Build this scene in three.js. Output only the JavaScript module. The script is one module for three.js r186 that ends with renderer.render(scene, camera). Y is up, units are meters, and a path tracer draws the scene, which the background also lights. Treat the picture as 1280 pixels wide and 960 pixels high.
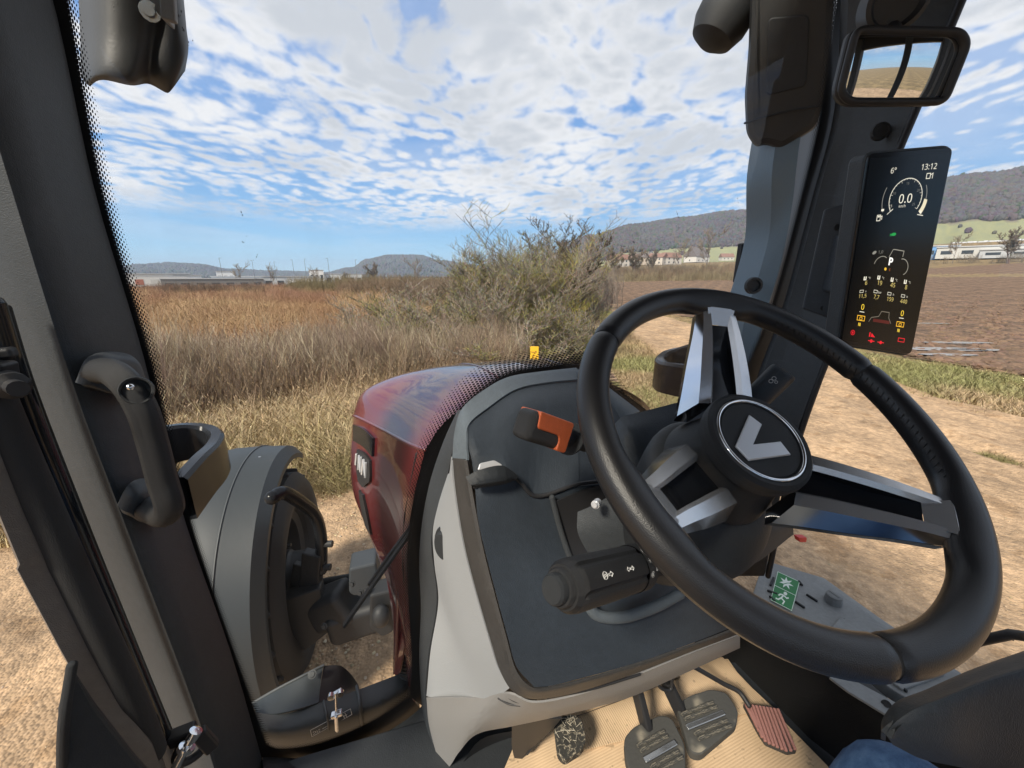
import * as THREE from 'three';
import { mergeGeometries, mergeVertices, toCreasedNormals } from 'three/addons/utils/BufferGeometryUtils.js';
import { RoundedBoxGeometry } from 'three/addons/geometries/RoundedBoxGeometry.js';
import { MarchingCubes } from 'three/addons/objects/MarchingCubes.js';
import { FontLoader } from 'three/addons/loaders/FontLoader.js';
import { TextGeometry } from 'three/addons/geometries/TextGeometry.js';

// ---------------------------------------------------------------- camera, sky, sun, exposure
const W = 1280, H = 960, FPX = 490, PITCH = Math.atan(135 / FPX), YAW = 16 * Math.PI / 180;
const CAM = new THREE.Vector3(-0.355, 2.6, 0);
const scene = new THREE.Scene();
const camera = new THREE.PerspectiveCamera(2 * Math.atan(H / 2 / FPX) * 180 / Math.PI, W / H, 0.02, 9000);
camera.rotation.order = 'YXZ';
camera.position.copy(CAM);
camera.rotation.set(-PITCH, -YAW, 0);
scene.add(camera);
const renderer = new THREE.WebGLRenderer({ antialias: true });
renderer.toneMapping = THREE.LinearToneMapping;
renderer.toneMappingExposure = 1.9;
renderer.shadowMap.enabled = true;
const SUN_DIR = new THREE.Vector3(-0.55, 0.66, 0.42).normalize();
const sun = new THREE.DirectionalLight(new THREE.Color(1.0, 0.91, 0.76), 3.0);
sun.position.copy(SUN_DIR).multiplyScalar(60);
sun.castShadow = true; sun.shadow.radius = 18;
sun.shadow.mapSize.set(2048, 2048);
Object.assign(sun.shadow.camera, { left: -40, right: 40, top: 40, bottom: -40, near: 1, far: 160 });
scene.add(sun); scene.add(sun.target);

// ---------------------------------------------------------------- noise
function rng(seed) { let a = seed >>> 0; return () => { a = (a + 0x6D2B79F5) >>> 0; let t = Math.imul(a ^ a >>> 15, 1 | a); t = t + Math.imul(t ^ t >>> 7, 61 | t) ^ t; return ((t ^ t >>> 14) >>> 0) / 4294967296; }; }
const PT = new Uint16Array(1024); { const r = rng(7); for (let i = 0; i < 512; i++) PT[i] = i; for (let i = 511; i > 0; i--) { const j = Math.floor(r() * (i + 1)); const t = PT[i]; PT[i] = PT[j]; PT[j] = t; } for (let i = 0; i < 512; i++) PT[512 + i] = PT[i]; }
const GV = new Float32Array(512); { const r = rng(11); for (let i = 0; i < 512; i++) GV[i] = r(); }
function vn(x, y, per = 512) {   // value noise 0..1, periodic
  const xi = Math.floor(x), yi = Math.floor(y); let u = x - xi, v = y - yi; u = u * u * (3 - 2 * u); v = v * v * (3 - 2 * v);
  const x0 = ((xi % per) + per) % per, x1 = (x0 + 1) % per, y0 = ((yi % per) + per) % per, y1 = (y0 + 1) % per;
  const a = GV[PT[PT[x0 & 511] + (y0 & 511)]], b = GV[PT[PT[x1 & 511] + (y0 & 511)]], c = GV[PT[PT[x0 & 511] + (y1 & 511)]], d = GV[PT[PT[x1 & 511] + (y1 & 511)]];
  return a + (b - a) * u + (c - a) * v + (a - b - c + d) * u * v;
}
function fbm(x, y, o = 5, per = 512, g = 0.5) { let s = 0, a = 1, t = 0; for (let i = 0; i < o; i++) { s += a * vn(x + i * 17.3, y + i * 9.1, per); t += a; a *= g; x *= 2; y *= 2; per *= 2; } return s / t; }
function tfbm(u, v, f, o = 5, g = 0.5) { let s = 0, a = 1, t = 0; for (let i = 0; i < o; i++) { s += a * vn(u * f + i * 31, v * f + i * 57, f); t += a; a *= g; f *= 2; } return s / t; }   // tiles on 0..1
function worley(x, y, per = 512) {
  const xi = Math.floor(x), yi = Math.floor(y); let m = 9;
  for (let j = -1; j <= 1; j++) for (let i = -1; i <= 1; i++) { const cx = (((xi + i) % per) + per) % per, cy = (((yi + j) % per) + per) % per; const k = PT[PT[cx & 511] + (cy & 511)]; const dx = xi + i + GV[k & 511] - x, dy = yi + j + GV[PT[k + 3] & 511] - y; m = Math.min(m, dx * dx + dy * dy); }
  return Math.sqrt(m);
}
const sst = (a, b, x) => { const t = Math.min(1, Math.max(0, (x - a) / (b - a))); return t * t * (3 - 2 * t); };
const lerp = (a, b, t) => a + (b - a) * t;

// ---------------------------------------------------------------- sky: blue air with a sheet of altocumulus
{
  const w = 4096, h = 2048, d = new Float32Array(w * h * 4);
  for (let j = 0; j < h; j++) {
    const el = ((j + 0.5) / h - 0.5) * Math.PI, se = Math.sin(el), ce = Math.cos(el);
    for (let i = 0; i < w; i++) {
      const k = (j * w + i) * 4; d[k + 3] = 1;
      if (el < -0.01) { d[k] = 0.15; d[k + 1] = 0.13; d[k + 2] = 0.10; continue; }
      const az = ((i + 0.5) / w - 0.5) * 2 * Math.PI, dx = ce * Math.cos(az), dz = ce * Math.sin(az);
      const e = Math.max(0, se), t = Math.pow(1 - e, 5);
      let r = lerp(0.10, 0.25, t), g = lerp(0.31, 0.64, t), b = lerp(0.76, 1.04, t);
      r = lerp(r, 0.72, Math.pow(1 - e, 15)); g = lerp(g, 1.12, Math.pow(1 - e, 15)); b = lerp(b, 1.22, Math.pow(1 - e, 15));
      const q = 1 / (e + 0.045); let px = dx * q, pz = dz * q;
      if (e > 0.03) {
        // rows of small puffs that run across the view
        let X = px * 0.92 + pz * 0.38, Z = -px * 0.38 + pz * 0.92;
        const wx = fbm(X * 1.3 + 40, Z * 1.3 + 11, 3) - 0.5, wz = fbm(X * 1.3 + 90, Z * 1.3 + 61, 3) - 0.5;
        X += wx * 0.3; Z += wz * 0.3;
        const big = fbm(X * 0.7 + 3.1, Z * 0.6 + 8.6, 3), mid = fbm(X * 3.6 + wz, Z * 2.8 + 5, 6, 512, 0.62), cell = 1 - worley(X * 7.2 + 60 + wz * 2.6, Z * 5.4 + 60 + wx * 2.6), fine = fbm(X * 15 + 7, Z * 11 + 7, 4, 512, 0.62);
        const far = Math.hypot(px, pz);
        let n = 0.27 * big + 0.30 * mid + 0.23 * cell + 0.20 * fine;
        n += 0.10 * sst(2.7, 0.9, far) - 0.015 * sst(2.2, 4.5, far);
        let c = sst(0.365, 0.575, n) * (1 - sst(5.2, 7.2, far + 2.2 * (fbm(X * 0.3 + 70, Z * 0.3, 3) - 0.5)));
        c = Math.max(c, 0.10 * sst(7.5, 3, far) + 0.26 * sst(0.36, 0.62, fbm(X * 0.7 + 20, Z * 0.8 + 20, 5)) * (1 - sst(6, 12, far)));
        const thick = sst(0.44, 0.64, 0.62 * n + 0.38 * fbm(X * 1.6 + 9, Z * 1.3 + 33, 5) + 0.05 * sst(2.6, 0.9, far));
        const cr = lerp(1.0, 0.68, thick), cg = lerp(1.0, 0.71, thick), cb = lerp(1.0, 0.75, thick);
        r = lerp(r, cr, c * 0.96); g = lerp(g, cg, c * 0.96); b = lerp(b, cb, c * 0.96);
      }
      r *= 0.52; g *= 0.52; b *= 0.52;
      d[k] = r; d[k + 1] = g; d[k + 2] = b;
    }
  }
  const sky = new THREE.DataTexture(d, w, h, THREE.RGBAFormat, THREE.FloatType);
  sky.mapping = THREE.EquirectangularReflectionMapping; sky.magFilter = THREE.LinearFilter; sky.minFilter = THREE.LinearFilter; sky.needsUpdate = true;
  scene.background = sky; scene.environment = sky; scene.environmentIntensity = 1; scene.backgroundIntensity = 1;
}

// ---------------------------------------------------------------- lines of sight: where a point of the photograph lies in the place
const V = (x, y, z) => new THREE.Vector3(x, y, z);
function ray(px, py) {
  const x = (px - W / 2) / FPX, y = -(py - H / 2) / FPX, up = y * Math.cos(PITCH) - Math.sin(PITCH), fw = Math.cos(PITCH) + y * Math.sin(PITCH);
  return V(x * Math.cos(YAW) + fw * Math.sin(YAW), up, -(-x * Math.sin(YAW) + fw * Math.cos(YAW)));
}
const onX = (px, py, x) => { const d = ray(px, py); return CAM.clone().addScaledVector(d, (x - CAM.x) / d.x); };
const onY = (px, py, y) => { const d = ray(px, py); return CAM.clone().addScaledVector(d, (y - CAM.y) / d.y); };
const P = (px, py, z) => { const d = ray(px, py); return CAM.clone().addScaledVector(d, (z - CAM.z) / d.z); };
const far = (px, py, dist) => { const d = ray(px, py), h = Math.hypot(d.x, d.z); return CAM.clone().addScaledVector(d, dist / h); };
const toRoof = r => { const d = V().subVectors(r[0], r[1]); return [r[0].clone().addScaledVector(d, Math.max(0, (3.36 - r[0].y) / d.y)), ...r]; };   // carry a pillar line on up to the roof
const glassZ = x => -0.79 - 0.055 * (1 - (x / 0.75) ** 2);                       // the windscreen bulges forward a little
const G = (px, py, off = 0) => { let z = -0.8, p; for (let i = 0; i < 12; i++) { p = P(px, py, z); z = glassZ(p.x) + off; } return p; };

// ---------------------------------------------------------------- geometry helpers
function resample(pts, n, smooth) {
  if (pts.length === 1) return Array.from({ length: n + 1 }, () => pts[0].clone());
  if (pts.length === 2) return Array.from({ length: n + 1 }, (_, i) => pts[0].clone().lerp(pts[1], i / n));
  if (smooth) return new THREE.CatmullRomCurve3(pts, false, 'centripetal').getPoints(n);
  const L = [0]; for (let i = 1; i < pts.length; i++) L.push(L[i - 1] + 1);
  return Array.from({ length: n + 1 }, (_, i) => { const s = i / n * L[L.length - 1]; let k = Math.min(pts.length - 2, Math.floor(s)); return pts[k].clone().lerp(pts[k + 1], s - k); });
}
function grid(rows, nu = 16, nv = 8, su = true, sv = true) {
  const A = rows.map(r => resample(r, nu, su)), out = [];
  const cols = []; for (let i = 0; i <= nu; i++) cols.push(resample(A.map(r => r[i]), nv, sv));
  for (let j = 0; j <= nv; j++) out.push(cols.map(c => c[j]));
  return out;
}
// a skin over a grid of points; with th it is a moulded shell th thick, its outer side towards `to`
function skin(g, th = 0, to = CAM) {
  const nv = g.length - 1, nu = g[0].length - 1, pos = [], uv = [], idx = [];
  const lu = [0], lv = [0]; for (let i = 1; i <= nu; i++) lu.push(lu[i - 1] + g[nv >> 1][i].distanceTo(g[nv >> 1][i - 1])); for (let j = 1; j <= nv; j++) lv.push(lv[j - 1] + g[j][nu >> 1].distanceTo(g[j - 1][nu >> 1]));
  for (let j = 0; j <= nv; j++) for (let i = 0; i <= nu; i++) { const p = g[j][i]; pos.push(p.x, p.y, p.z); uv.push(lu[i], lv[j]); }
  const id = (j, i) => j * (nu + 1) + i; let s = 0; const e1 = V(), e2 = V(), c = V();
  for (let j = 0; j < nv; j++) for (let i = 0; i < nu; i++) { e1.subVectors(g[j][i + 1], g[j][i]); e2.subVectors(g[j + 1][i], g[j][i]); c.crossVectors(e1, e2); s += c.dot(e1.subVectors(to, g[j][i]).normalize()); }
  const f = s >= 0;
  for (let j = 0; j < nv; j++) for (let i = 0; i < nu; i++) { const a = id(j, i), b = id(j, i + 1), cc = id(j + 1, i + 1), d = id(j + 1, i); if (f) idx.push(a, b, cc, a, cc, d); else idx.push(a, cc, b, a, d, cc); }
  let ge = new THREE.BufferGeometry();
  ge.setAttribute('position', new THREE.Float32BufferAttribute(pos, 3)); ge.setAttribute('uv', new THREE.Float32BufferAttribute(uv, 2)); ge.setIndex(idx); ge.computeVertexNormals();
  if (!th) return ge;
  const n = ge.attributes.normal, N = pos.length / 3, p2 = pos.slice(), uv2 = uv.concat(uv), i2 = idx.slice();
  for (let k = 0; k < N; k++) p2.push(pos[3 * k] - n.getX(k) * th, pos[3 * k + 1] - n.getY(k) * th, pos[3 * k + 2] - n.getZ(k) * th);
  for (let k = 0; k < idx.length; k += 3) i2.push(idx[k] + N, idx[k + 2] + N, idx[k + 1] + N);
  const rim = []; for (let i = 0; i < nu; i++) rim.push([id(0, i), id(0, i + 1)]); for (let j = 0; j < nv; j++) rim.push([id(j, nu), id(j + 1, nu)]); for (let i = nu; i > 0; i--) rim.push([id(nv, i), id(nv, i - 1)]); for (let j = nv; j > 0; j--) rim.push([id(j, 0), id(j - 1, 0)]);
  for (const [a, b] of rim) { if (f) i2.push(a, a + N, b, b, a + N, b + N); else i2.push(a, b, a + N, b, b + N, a + N); }
  ge = new THREE.BufferGeometry();
  ge.setAttribute('position', new THREE.Float32BufferAttribute(p2, 3)); ge.setAttribute('uv', new THREE.Float32BufferAttribute(uv2, 2)); ge.setIndex(i2); ge.computeVertexNormals();
  return toCreasedNormals(ge, 0.7);
}
// a plate whose front face has the outline pts (in one plane), th thick, with rounded corners rc and a bevel
function plate(pts, th = 0.01, bev = 0.0015, rc = 0, holes = [], to = CAM) {
  const n = V(), c = V(); pts.forEach((p, i) => { const q = pts[(i + 1) % pts.length]; n.x += (p.y - q.y) * (p.z + q.z); n.y += (p.z - q.z) * (p.x + q.x); n.z += (p.x - q.x) * (p.y + q.y); c.add(p); });
  n.normalize(); c.multiplyScalar(1 / pts.length); if (n.dot(V().subVectors(to, c)) < 0) n.negate();
  const ex = V().subVectors(pts[1], pts[0]); ex.addScaledVector(n, -ex.dot(n)).normalize(); const ey = V().crossVectors(n, ex);
  const flat = a => a.map(p => { const q = V().subVectors(p, c); return new THREE.Vector2(q.dot(ex), q.dot(ey)); });
  const path = (p2, r, T) => { const s = new T(), m = p2.length; if (!r) { p2.forEach((p, i) => i ? s.lineTo(p.x, p.y) : s.moveTo(p.x, p.y)); s.closePath(); return s; }
    p2.forEach((p, i) => { const a = p2[(i + m - 1) % m], b = p2[(i + 1) % m], r1 = Math.min(r, a.distanceTo(p) * 0.48), r2 = Math.min(r, b.distanceTo(p) * 0.48), s1 = p.clone().lerp(a, r1 / a.distanceTo(p)), s2 = p.clone().lerp(b, r2 / b.distanceTo(p)); if (i) s.lineTo(s1.x, s1.y); else s.moveTo(s1.x, s1.y); s.quadraticCurveTo(p.x, p.y, s2.x, s2.y); }); s.closePath(); return s; };
  const sh = path(flat(pts), rc, THREE.Shape); for (const h of holes) sh.holes.push(path(flat(h), rc, THREE.Path));
  const ge = new THREE.ExtrudeGeometry(sh, { depth: Math.max(1e-4, th - 2 * bev), bevelEnabled: bev > 0, bevelThickness: bev, bevelSize: bev, bevelOffset: -bev, bevelSegments: 2, curveSegments: 6 });
  ge.translate(0, 0, -th + bev); ge.applyMatrix4(new THREE.Matrix4().makeBasis(ex, ey, n).setPosition(c));
  return ge;
}
function tube(pts, r, sides = 10, seg = 0, caps = true) {
  const cv = pts.length === 2 ? new THREE.LineCurve3(pts[0], pts[1]) : new THREE.CatmullRomCurve3(pts, false, 'centripetal');
  const gs = [new THREE.TubeGeometry(cv, seg || (pts.length === 2 ? 1 : pts.length * 6), r, sides)];
  if (caps) for (const t of [0, 1]) { const s = new THREE.SphereGeometry(r, sides, 6); const p = cv.getPoint(t); s.translate(p.x, p.y, p.z); gs.push(s); }
  return join(gs);
}
// lathe profile [[radius, along], ...] set along a -> b
function turned(prof, a, b, sides = 24, real = true) {
  const L = a.distanceTo(b), g = new THREE.LatheGeometry(prof.map(([r, t]) => new THREE.Vector2(Math.max(r, 1e-5), real ? t : t * L)), sides);
  const q = new THREE.Quaternion().setFromUnitVectors(V(0, 1, 0), V().subVectors(b, a).normalize());
  g.applyQuaternion(q); g.translate(a.x, a.y, a.z); return toCreasedNormals(g, 0.6);
}
// a rounded bar w wide and h high from a to b
function bar(a, b, w, h, r = 0.004, up = V(0, 1, 0)) {
  const z = V().subVectors(b, a), L = z.length(); z.normalize(); const x = V().crossVectors(up, z); if (x.lengthSq() < 1e-6) x.set(1, 0, 0); x.normalize(); const y = V().crossVectors(z, x);
  const g = new RoundedBoxGeometry(w, h, L, 2, Math.min(r, w * 0.49, h * 0.49, L * 0.49)); g.applyMatrix4(new THREE.Matrix4().makeBasis(x, y, z).setPosition(a.clone().lerp(b, 0.5))); return g;
}
function box(x, y, z, w, h, d, r = 0.004) { const g = r ? new RoundedBoxGeometry(w, h, d, 2, Math.min(r, w * 0.49, h * 0.49, d * 0.49)) : new THREE.BoxGeometry(w, h, d); g.translate(x, y, z); return g; }
function ball(p, r, s = 1) { const g = new THREE.SphereGeometry(r, 16, 10); g.scale(1, s, 1); g.translate(p.x, p.y, p.z); return g; }
function join(gs) {
  if (!Array.isArray(gs)) return gs; if (gs.length === 1) return gs[0];
  const col = gs.some(g => g.attributes.color);
  return mergeGeometries(gs.map(g => { g = g.index ? g.toNonIndexed() : g; const o = new THREE.BufferGeometry(); for (const k of ['position', 'normal', 'uv']) if (g.attributes[k]) o.setAttribute(k, g.attributes[k]); if (col) o.setAttribute('color', g.attributes.color); if (!o.attributes.normal) o.computeVertexNormals(); if (!o.attributes.uv) o.setAttribute('uv', new THREE.Float32BufferAttribute(new Float32Array(o.attributes.position.count * 2), 2)); return o; }));
}
const used = {};
function numbered(n) { const k = used[n] = (used[n] ?? -1) + 1; return k ? `${n}_${String(k).padStart(3, '0')}` : n; }
function put(name, geo, mat, parent, label) {
  const m = new THREE.Mesh(join(geo), mat); m.name = parent && parent !== scene ? name : numbered(name); m.castShadow = m.receiveShadow = true; (parent || scene).add(m); if (label) m.userData.label = label; return m;
}
function tag(o, label, category, group, kind) { if (label) o.userData.label = label; if (category) o.userData.category = category; if (group) o.userData.group = group; if (kind) o.userData.kind = kind; return o; }
function thing(name, label, category, at = [0, 0, 0], turn = 0, group) { const o = new THREE.Group(); o.name = numbered(name); o.position.set(...at); o.rotation.y = turn; scene.add(o); return tag(o, label, category, group); }
function copy(o, name, label, at, turn = 0, s = 1, group) { const c = o.clone(); c.name = numbered(name); c.userData = { ...o.userData }; c.position.set(...at); c.rotation.y = turn; if (Array.isArray(s)) c.scale.set(...s); else c.scale.setScalar(s); scene.add(c); if (label) c.userData.label = label; if (group) c.userData.group = group; return c; }

// ---------------------------------------------------------------- textures and materials
function tex(n, fn, srgb = true, rep = 1, m = n) {
  const d = new Uint8Array(n * m * 4);
  for (let j = 0; j < m; j++) for (let i = 0; i < n; i++) { const c = fn(i / n, j / m, i, j), k = (j * n + i) * 4; d[k] = 255 * c[0]; d[k + 1] = 255 * c[1]; d[k + 2] = 255 * c[2]; d[k + 3] = 255; }
  const t = new THREE.DataTexture(d, n, m); t.wrapS = t.wrapT = THREE.RepeatWrapping; t.magFilter = THREE.LinearFilter; t.minFilter = THREE.LinearFilter; t.repeat.set(rep, rep); if (srgb) t.colorSpace = THREE.SRGBColorSpace; t.needsUpdate = true; return t;
}
const g1 = v => { v = Math.min(1, Math.max(0, v)); return [v, v, v]; };
const clampC = c => c.map(v => Math.min(1, Math.max(0, v)));
const rnd0 = rng(99);
const T = {};
T.grain = tex(256, (u, v) => g1(0.5 + 0.9 * (tfbm(u, v, 64, 2) - 0.5)), false, 18);
T.leather = tex(512, (u, v) => g1(worley(u * 40 + 0.4 * tfbm(u, v, 40, 2), v * 40, 40) * 0.9), false, 24);
T.dust = tex(512, (u, v) => g1(0.48 + 0.25 * (tfbm(u, v, 6, 5) - 0.5) + (rnd0() < 0.004 ? 0.3 : 0) + 0.12 * (tfbm(u, v, 90, 2) - 0.5)), false, 2.2);
T.smear = tex(512, (u, v) => g1(0.18 + 0.5 * Math.max(0, tfbm(u, v, 5, 5) - 0.42)), false, 1.6);
const lin = (r, g, b) => new THREE.Color().setRGB(r, g, b);
const mat = (c, rough, o = {}) => new THREE.MeshStandardMaterial({ color: lin(...c), roughness: rough, side: THREE.DoubleSide, ...o });
const phy = (c, rough, o = {}) => new THREE.MeshPhysicalMaterial({ color: lin(...c), roughness: rough, side: THREE.DoubleSide, ...o });
T.dustC = tex(512, (u, v) => { const k = 0.80 + 0.10 * (tfbm(u, v, 5, 6, 0.6) - 0.5) + 0.08 * (tfbm(u, v, 60, 3) - 0.5), sp = rnd0() < 0.006 ? 0.16 * rnd0() : 0, sc = 0.10 * sst(0.012, 0.0, Math.abs(tfbm(u * 1, v * 1, 9, 3) - 0.62)) * sst(0.5, 0.7, tfbm(u + 0.3, v, 7, 3)); return clampC([k + sp + sc, k + sp + sc, k + sp * 0.9 + sc]); }, true, 2.6);
const plain = { bumpMap: T.grain, bumpScale: 0.0004 };
const grain = { map: T.dustC,  bumpMap: T.grain, bumpScale: 0.0004 };
const M = {
  trim: mat([0.066, 0.076, 0.086], 0.6, grain), trimDark: mat([0.036, 0.042, 0.049], 0.6, grain), dash: mat([0.055, 0.070, 0.090], 0.52, grain),
  dashTop: mat([0.17, 0.205, 0.235], 0.6, grain), grey: mat([0.33, 0.345, 0.36], 0.5, plain), strip: mat([0.085, 0.082, 0.08], 0.5, grain), sill: mat([0.40, 0.42, 0.43], 0.55, grain),
  black: mat([0.022, 0.022, 0.024], 0.5, {}), handle: mat([0.032, 0.0336, 0.0368], 0.5, grain), gloss: phy([0.014, 0.016, 0.02], 0.12, { clearcoat: 0.35, clearcoatRoughness: 0.1, specularIntensity: 0.5 }), rubber: mat([0.024, 0.024, 0.025], 0.75, { bumpMap: T.dust, bumpScale: 0.002 }),
  frit: mat([0.006, 0.006, 0.007], 0.4), chrome: mat([0.80, 0.81, 0.83], 0.16, { metalness: 1 }), satin: mat([0.66, 0.67, 0.69], 0.34, { metalness: 0.45 }), satinB: mat([0.66, 0.67, 0.69], 0.27, { metalness: 0.75 }), bevel: mat([0.75, 0.77, 0.80], 0.14, { metalness: 1 }), cover: mat([0.26, 0.255, 0.25], 0.5, plain), frame: mat([0.266, 0.231, 0.203], 0.5, grain), guard: phy([0.0176, 0.0192, 0.0224], 0.22, { specularIntensity: 0.35 }), steel: mat([0.45, 0.45, 0.44], 0.4, { metalness: 0.9, roughnessMap: T.dust }),
  leather: phy([0.0149, 0.0149, 0.0167], 0.34, { bumpMap: T.leather, bumpScale: 0.00016, clearcoat: 0.12, clearcoatRoughness: 0.5 }), hub: mat([0.025, 0.0265, 0.030], 0.5, grain),
  red: phy([0.13, 0.016, 0.018], 0.35, { clearcoat: 1, clearcoatRoughness: 0.025 }), orange: mat([0.80, 0.17, 0.055], 0.45, grain), redPaint: mat([0.5, 0.03, 0.03], 0.5),
  fender: mat([0.036, 0.043, 0.048], 0.5, { bumpMap: T.dust, bumpScale: 0.0012 }), tank: mat([0.07, 0.077, 0.082], 0.5, { bumpMap: T.dust, bumpScale: 0.001 }), iron: mat([0.024, 0.026, 0.029], 0.55, { bumpMap: T.dust, bumpScale: 0.003 }), ironGrey: mat([0.045, 0.053, 0.062], 0.55, { bumpMap: T.dust, bumpScale: 0.002 }),
  glass: phy([1, 1, 1], 0.0, { transmission: 1, thickness: 0, ior: 1.33 }), mirror: mat([0.80, 0.82, 0.84], 0.015, { metalness: 1 }), exhaust: mat([0.13, 0.17, 0.20], 0.42, { metalness: 0.3, bumpMap: T.dust, bumpScale: 0.002 }), yellow: mat([0.85, 0.5, 0.03], 0.55),
};

// ================================================================ the tractor: one thing, its parts, their sub-parts
const tractor = thing('tractor', 'modern farm tractor seen from inside its glazed cab, with dark red bonnet', 'tractor');
const sub = (name, label) => { const o = new THREE.Group(); o.name = name; tractor.add(o); if (label) o.userData.label = label; return o; };
const L3 = (...a) => a.map(([x, y, z]) => P(x, y, z));

// ---- windscreen with its printed black border
const windscreen = sub('windscreen');
{
  const rows = []; for (let j = 0; j <= 1; j++) { const r = []; for (let i = 0; i <= 16; i++) { const x = lerp(-0.775, 0.735, i / 16); r.push(V(x, j ? 3.36 : 1.46, glassZ(x))); } rows.push(r); }
  put('pane', skin(grid(rows, 32, 4, false, false)), M.glass, windscreen);
  const dots = (n, m) => { const d = document.createElement('canvas'); d.width = 256; d.height = 32; const c = d.getContext('2d'); c.fillStyle = '#000'; c.fillRect(0, 0, 256, 32); c.fillStyle = '#fff'; c.fillRect(0, 0, 6, 32);
    for (let i = 0; i < n; i++) { const x = (i + 0.5) * 256 / n, r = lerp(17, 5, i / (n - 1)) * m; for (const y of i % 2 ? [0, 32] : [16]) { c.beginPath(); c.ellipse(x, y, r * 256 / n / 32 * 1.15, r, 0, 0, 7); c.fill(); } }
    const t = new THREE.CanvasTexture(d); t.wrapS = THREE.ClampToEdgeWrapping; t.wrapT = THREE.RepeatWrapping; t.magFilter = THREE.LinearFilter; return t; };
  const dotMat = (n, m) => mat([0.006, 0.006, 0.007], 0.4, { alphaMap: dots(n, m), alphaTest: 0.5 });
  const dm = dotMat(6, 1.0), dmWide = dotMat(11, 1.0);
  // solid band between two pixel lines, then dots fading out beyond it
  function border(inner, outer, edge, nu, pitch, dmat) {
    const a = inner.map(p => G(...p, 0.004)), b = outer.map(p => G(...p, 0.004)), c = edge.map(p => G(...p, 0.004));
    put('printed_border', skin(grid([a, b], nu, 2, true), 0.0012), M.frit, windscreen);
    const gg = grid([b, c], nu * 3, 1, true), ge = skin(gg), uv = ge.attributes.uv; let len = 0; const L = [0]; for (let i = 1; i < gg[0].length; i++) L.push(len += gg[0][i].distanceTo(gg[0][i - 1]));
    for (let j = 0; j < 2; j++) for (let i = 0; i < L.length; i++) uv.setXY(j * L.length + i, j, L[i] / pitch);
    const m = put('printed_dots', ge, dmat, windscreen); m.userData.kind = 'stuff';
  }
  // along the left pillar
  border([[60, -30], [113, 240], [172, 440], [222, 640], [325, 950]], [[77, -30], [126, 240], [184, 442], [233, 640], [333, 936]], [[93, -30], [143, 240], [198, 440], [242, 640], [339, 926]], 30, 0.0072, dm);
  // along the lower edge beside the bonnet
  border([[318, 962], [345, 968], [400, 964], [470, 942], [540, 905]], [[332, 932], [348, 937], [400, 930], [470, 900], [514, 872]], [[337, 926], [350, 931], [400, 924], [470, 894], [506, 860]], 30, 0.008, dm);
  // round the cut-out over the dashboard
  border([[530, 884], [538, 800], [545, 700], [560, 610], [583, 545], [610, 500], [645, 475], [690, 466], [735, 468], [770, 540]], [[514, 872], [517, 800], [511, 700], [527, 605], [554, 543], [592, 500], [636, 469], [685, 460], [738, 459], [790, 520]], [[506, 866], [504, 800], [496, 700], [506, 605], [530, 540], [560, 492], [600, 455], [670, 438], [735, 434], [800, 505]], 60, 0.0088, dmWide);
  // along the right pillar
  border([[1078, -30], [1050, 130], [1022, 240], [978, 395], [950, 470], [925, 545]], [[1052, -30], [1030, 130], [1005, 240], [962, 395], [935, 462], [912, 535]], [[1040, -30], [1020, 130], [997, 240], [955, 395], [928, 458], [903, 530]], 40, 0.0092, dm);
  // dead insects and water marks on the glass
  const specks = []; const r = rng(5); for (const [x, y] of [[222, 12], [228, 30], [235, 48], [298, 262], [303, 293], [316, 318], [845, 262], [921, 245]]) for (let k = 0; k < 3; k++) { const s = new THREE.IcosahedronGeometry(0.0004 + r() * 0.0006, 0); const p = G(x + r() * 6, y + r() * 10, -0.003); s.scale(1, 1 + r() * 2, 0.5); s.translate(p.x, p.y, p.z); specks.push(s); }
  const sp = put('insect_specks', specks, M.iron, windscreen); sp.userData.kind = 'stuff';
}

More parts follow.
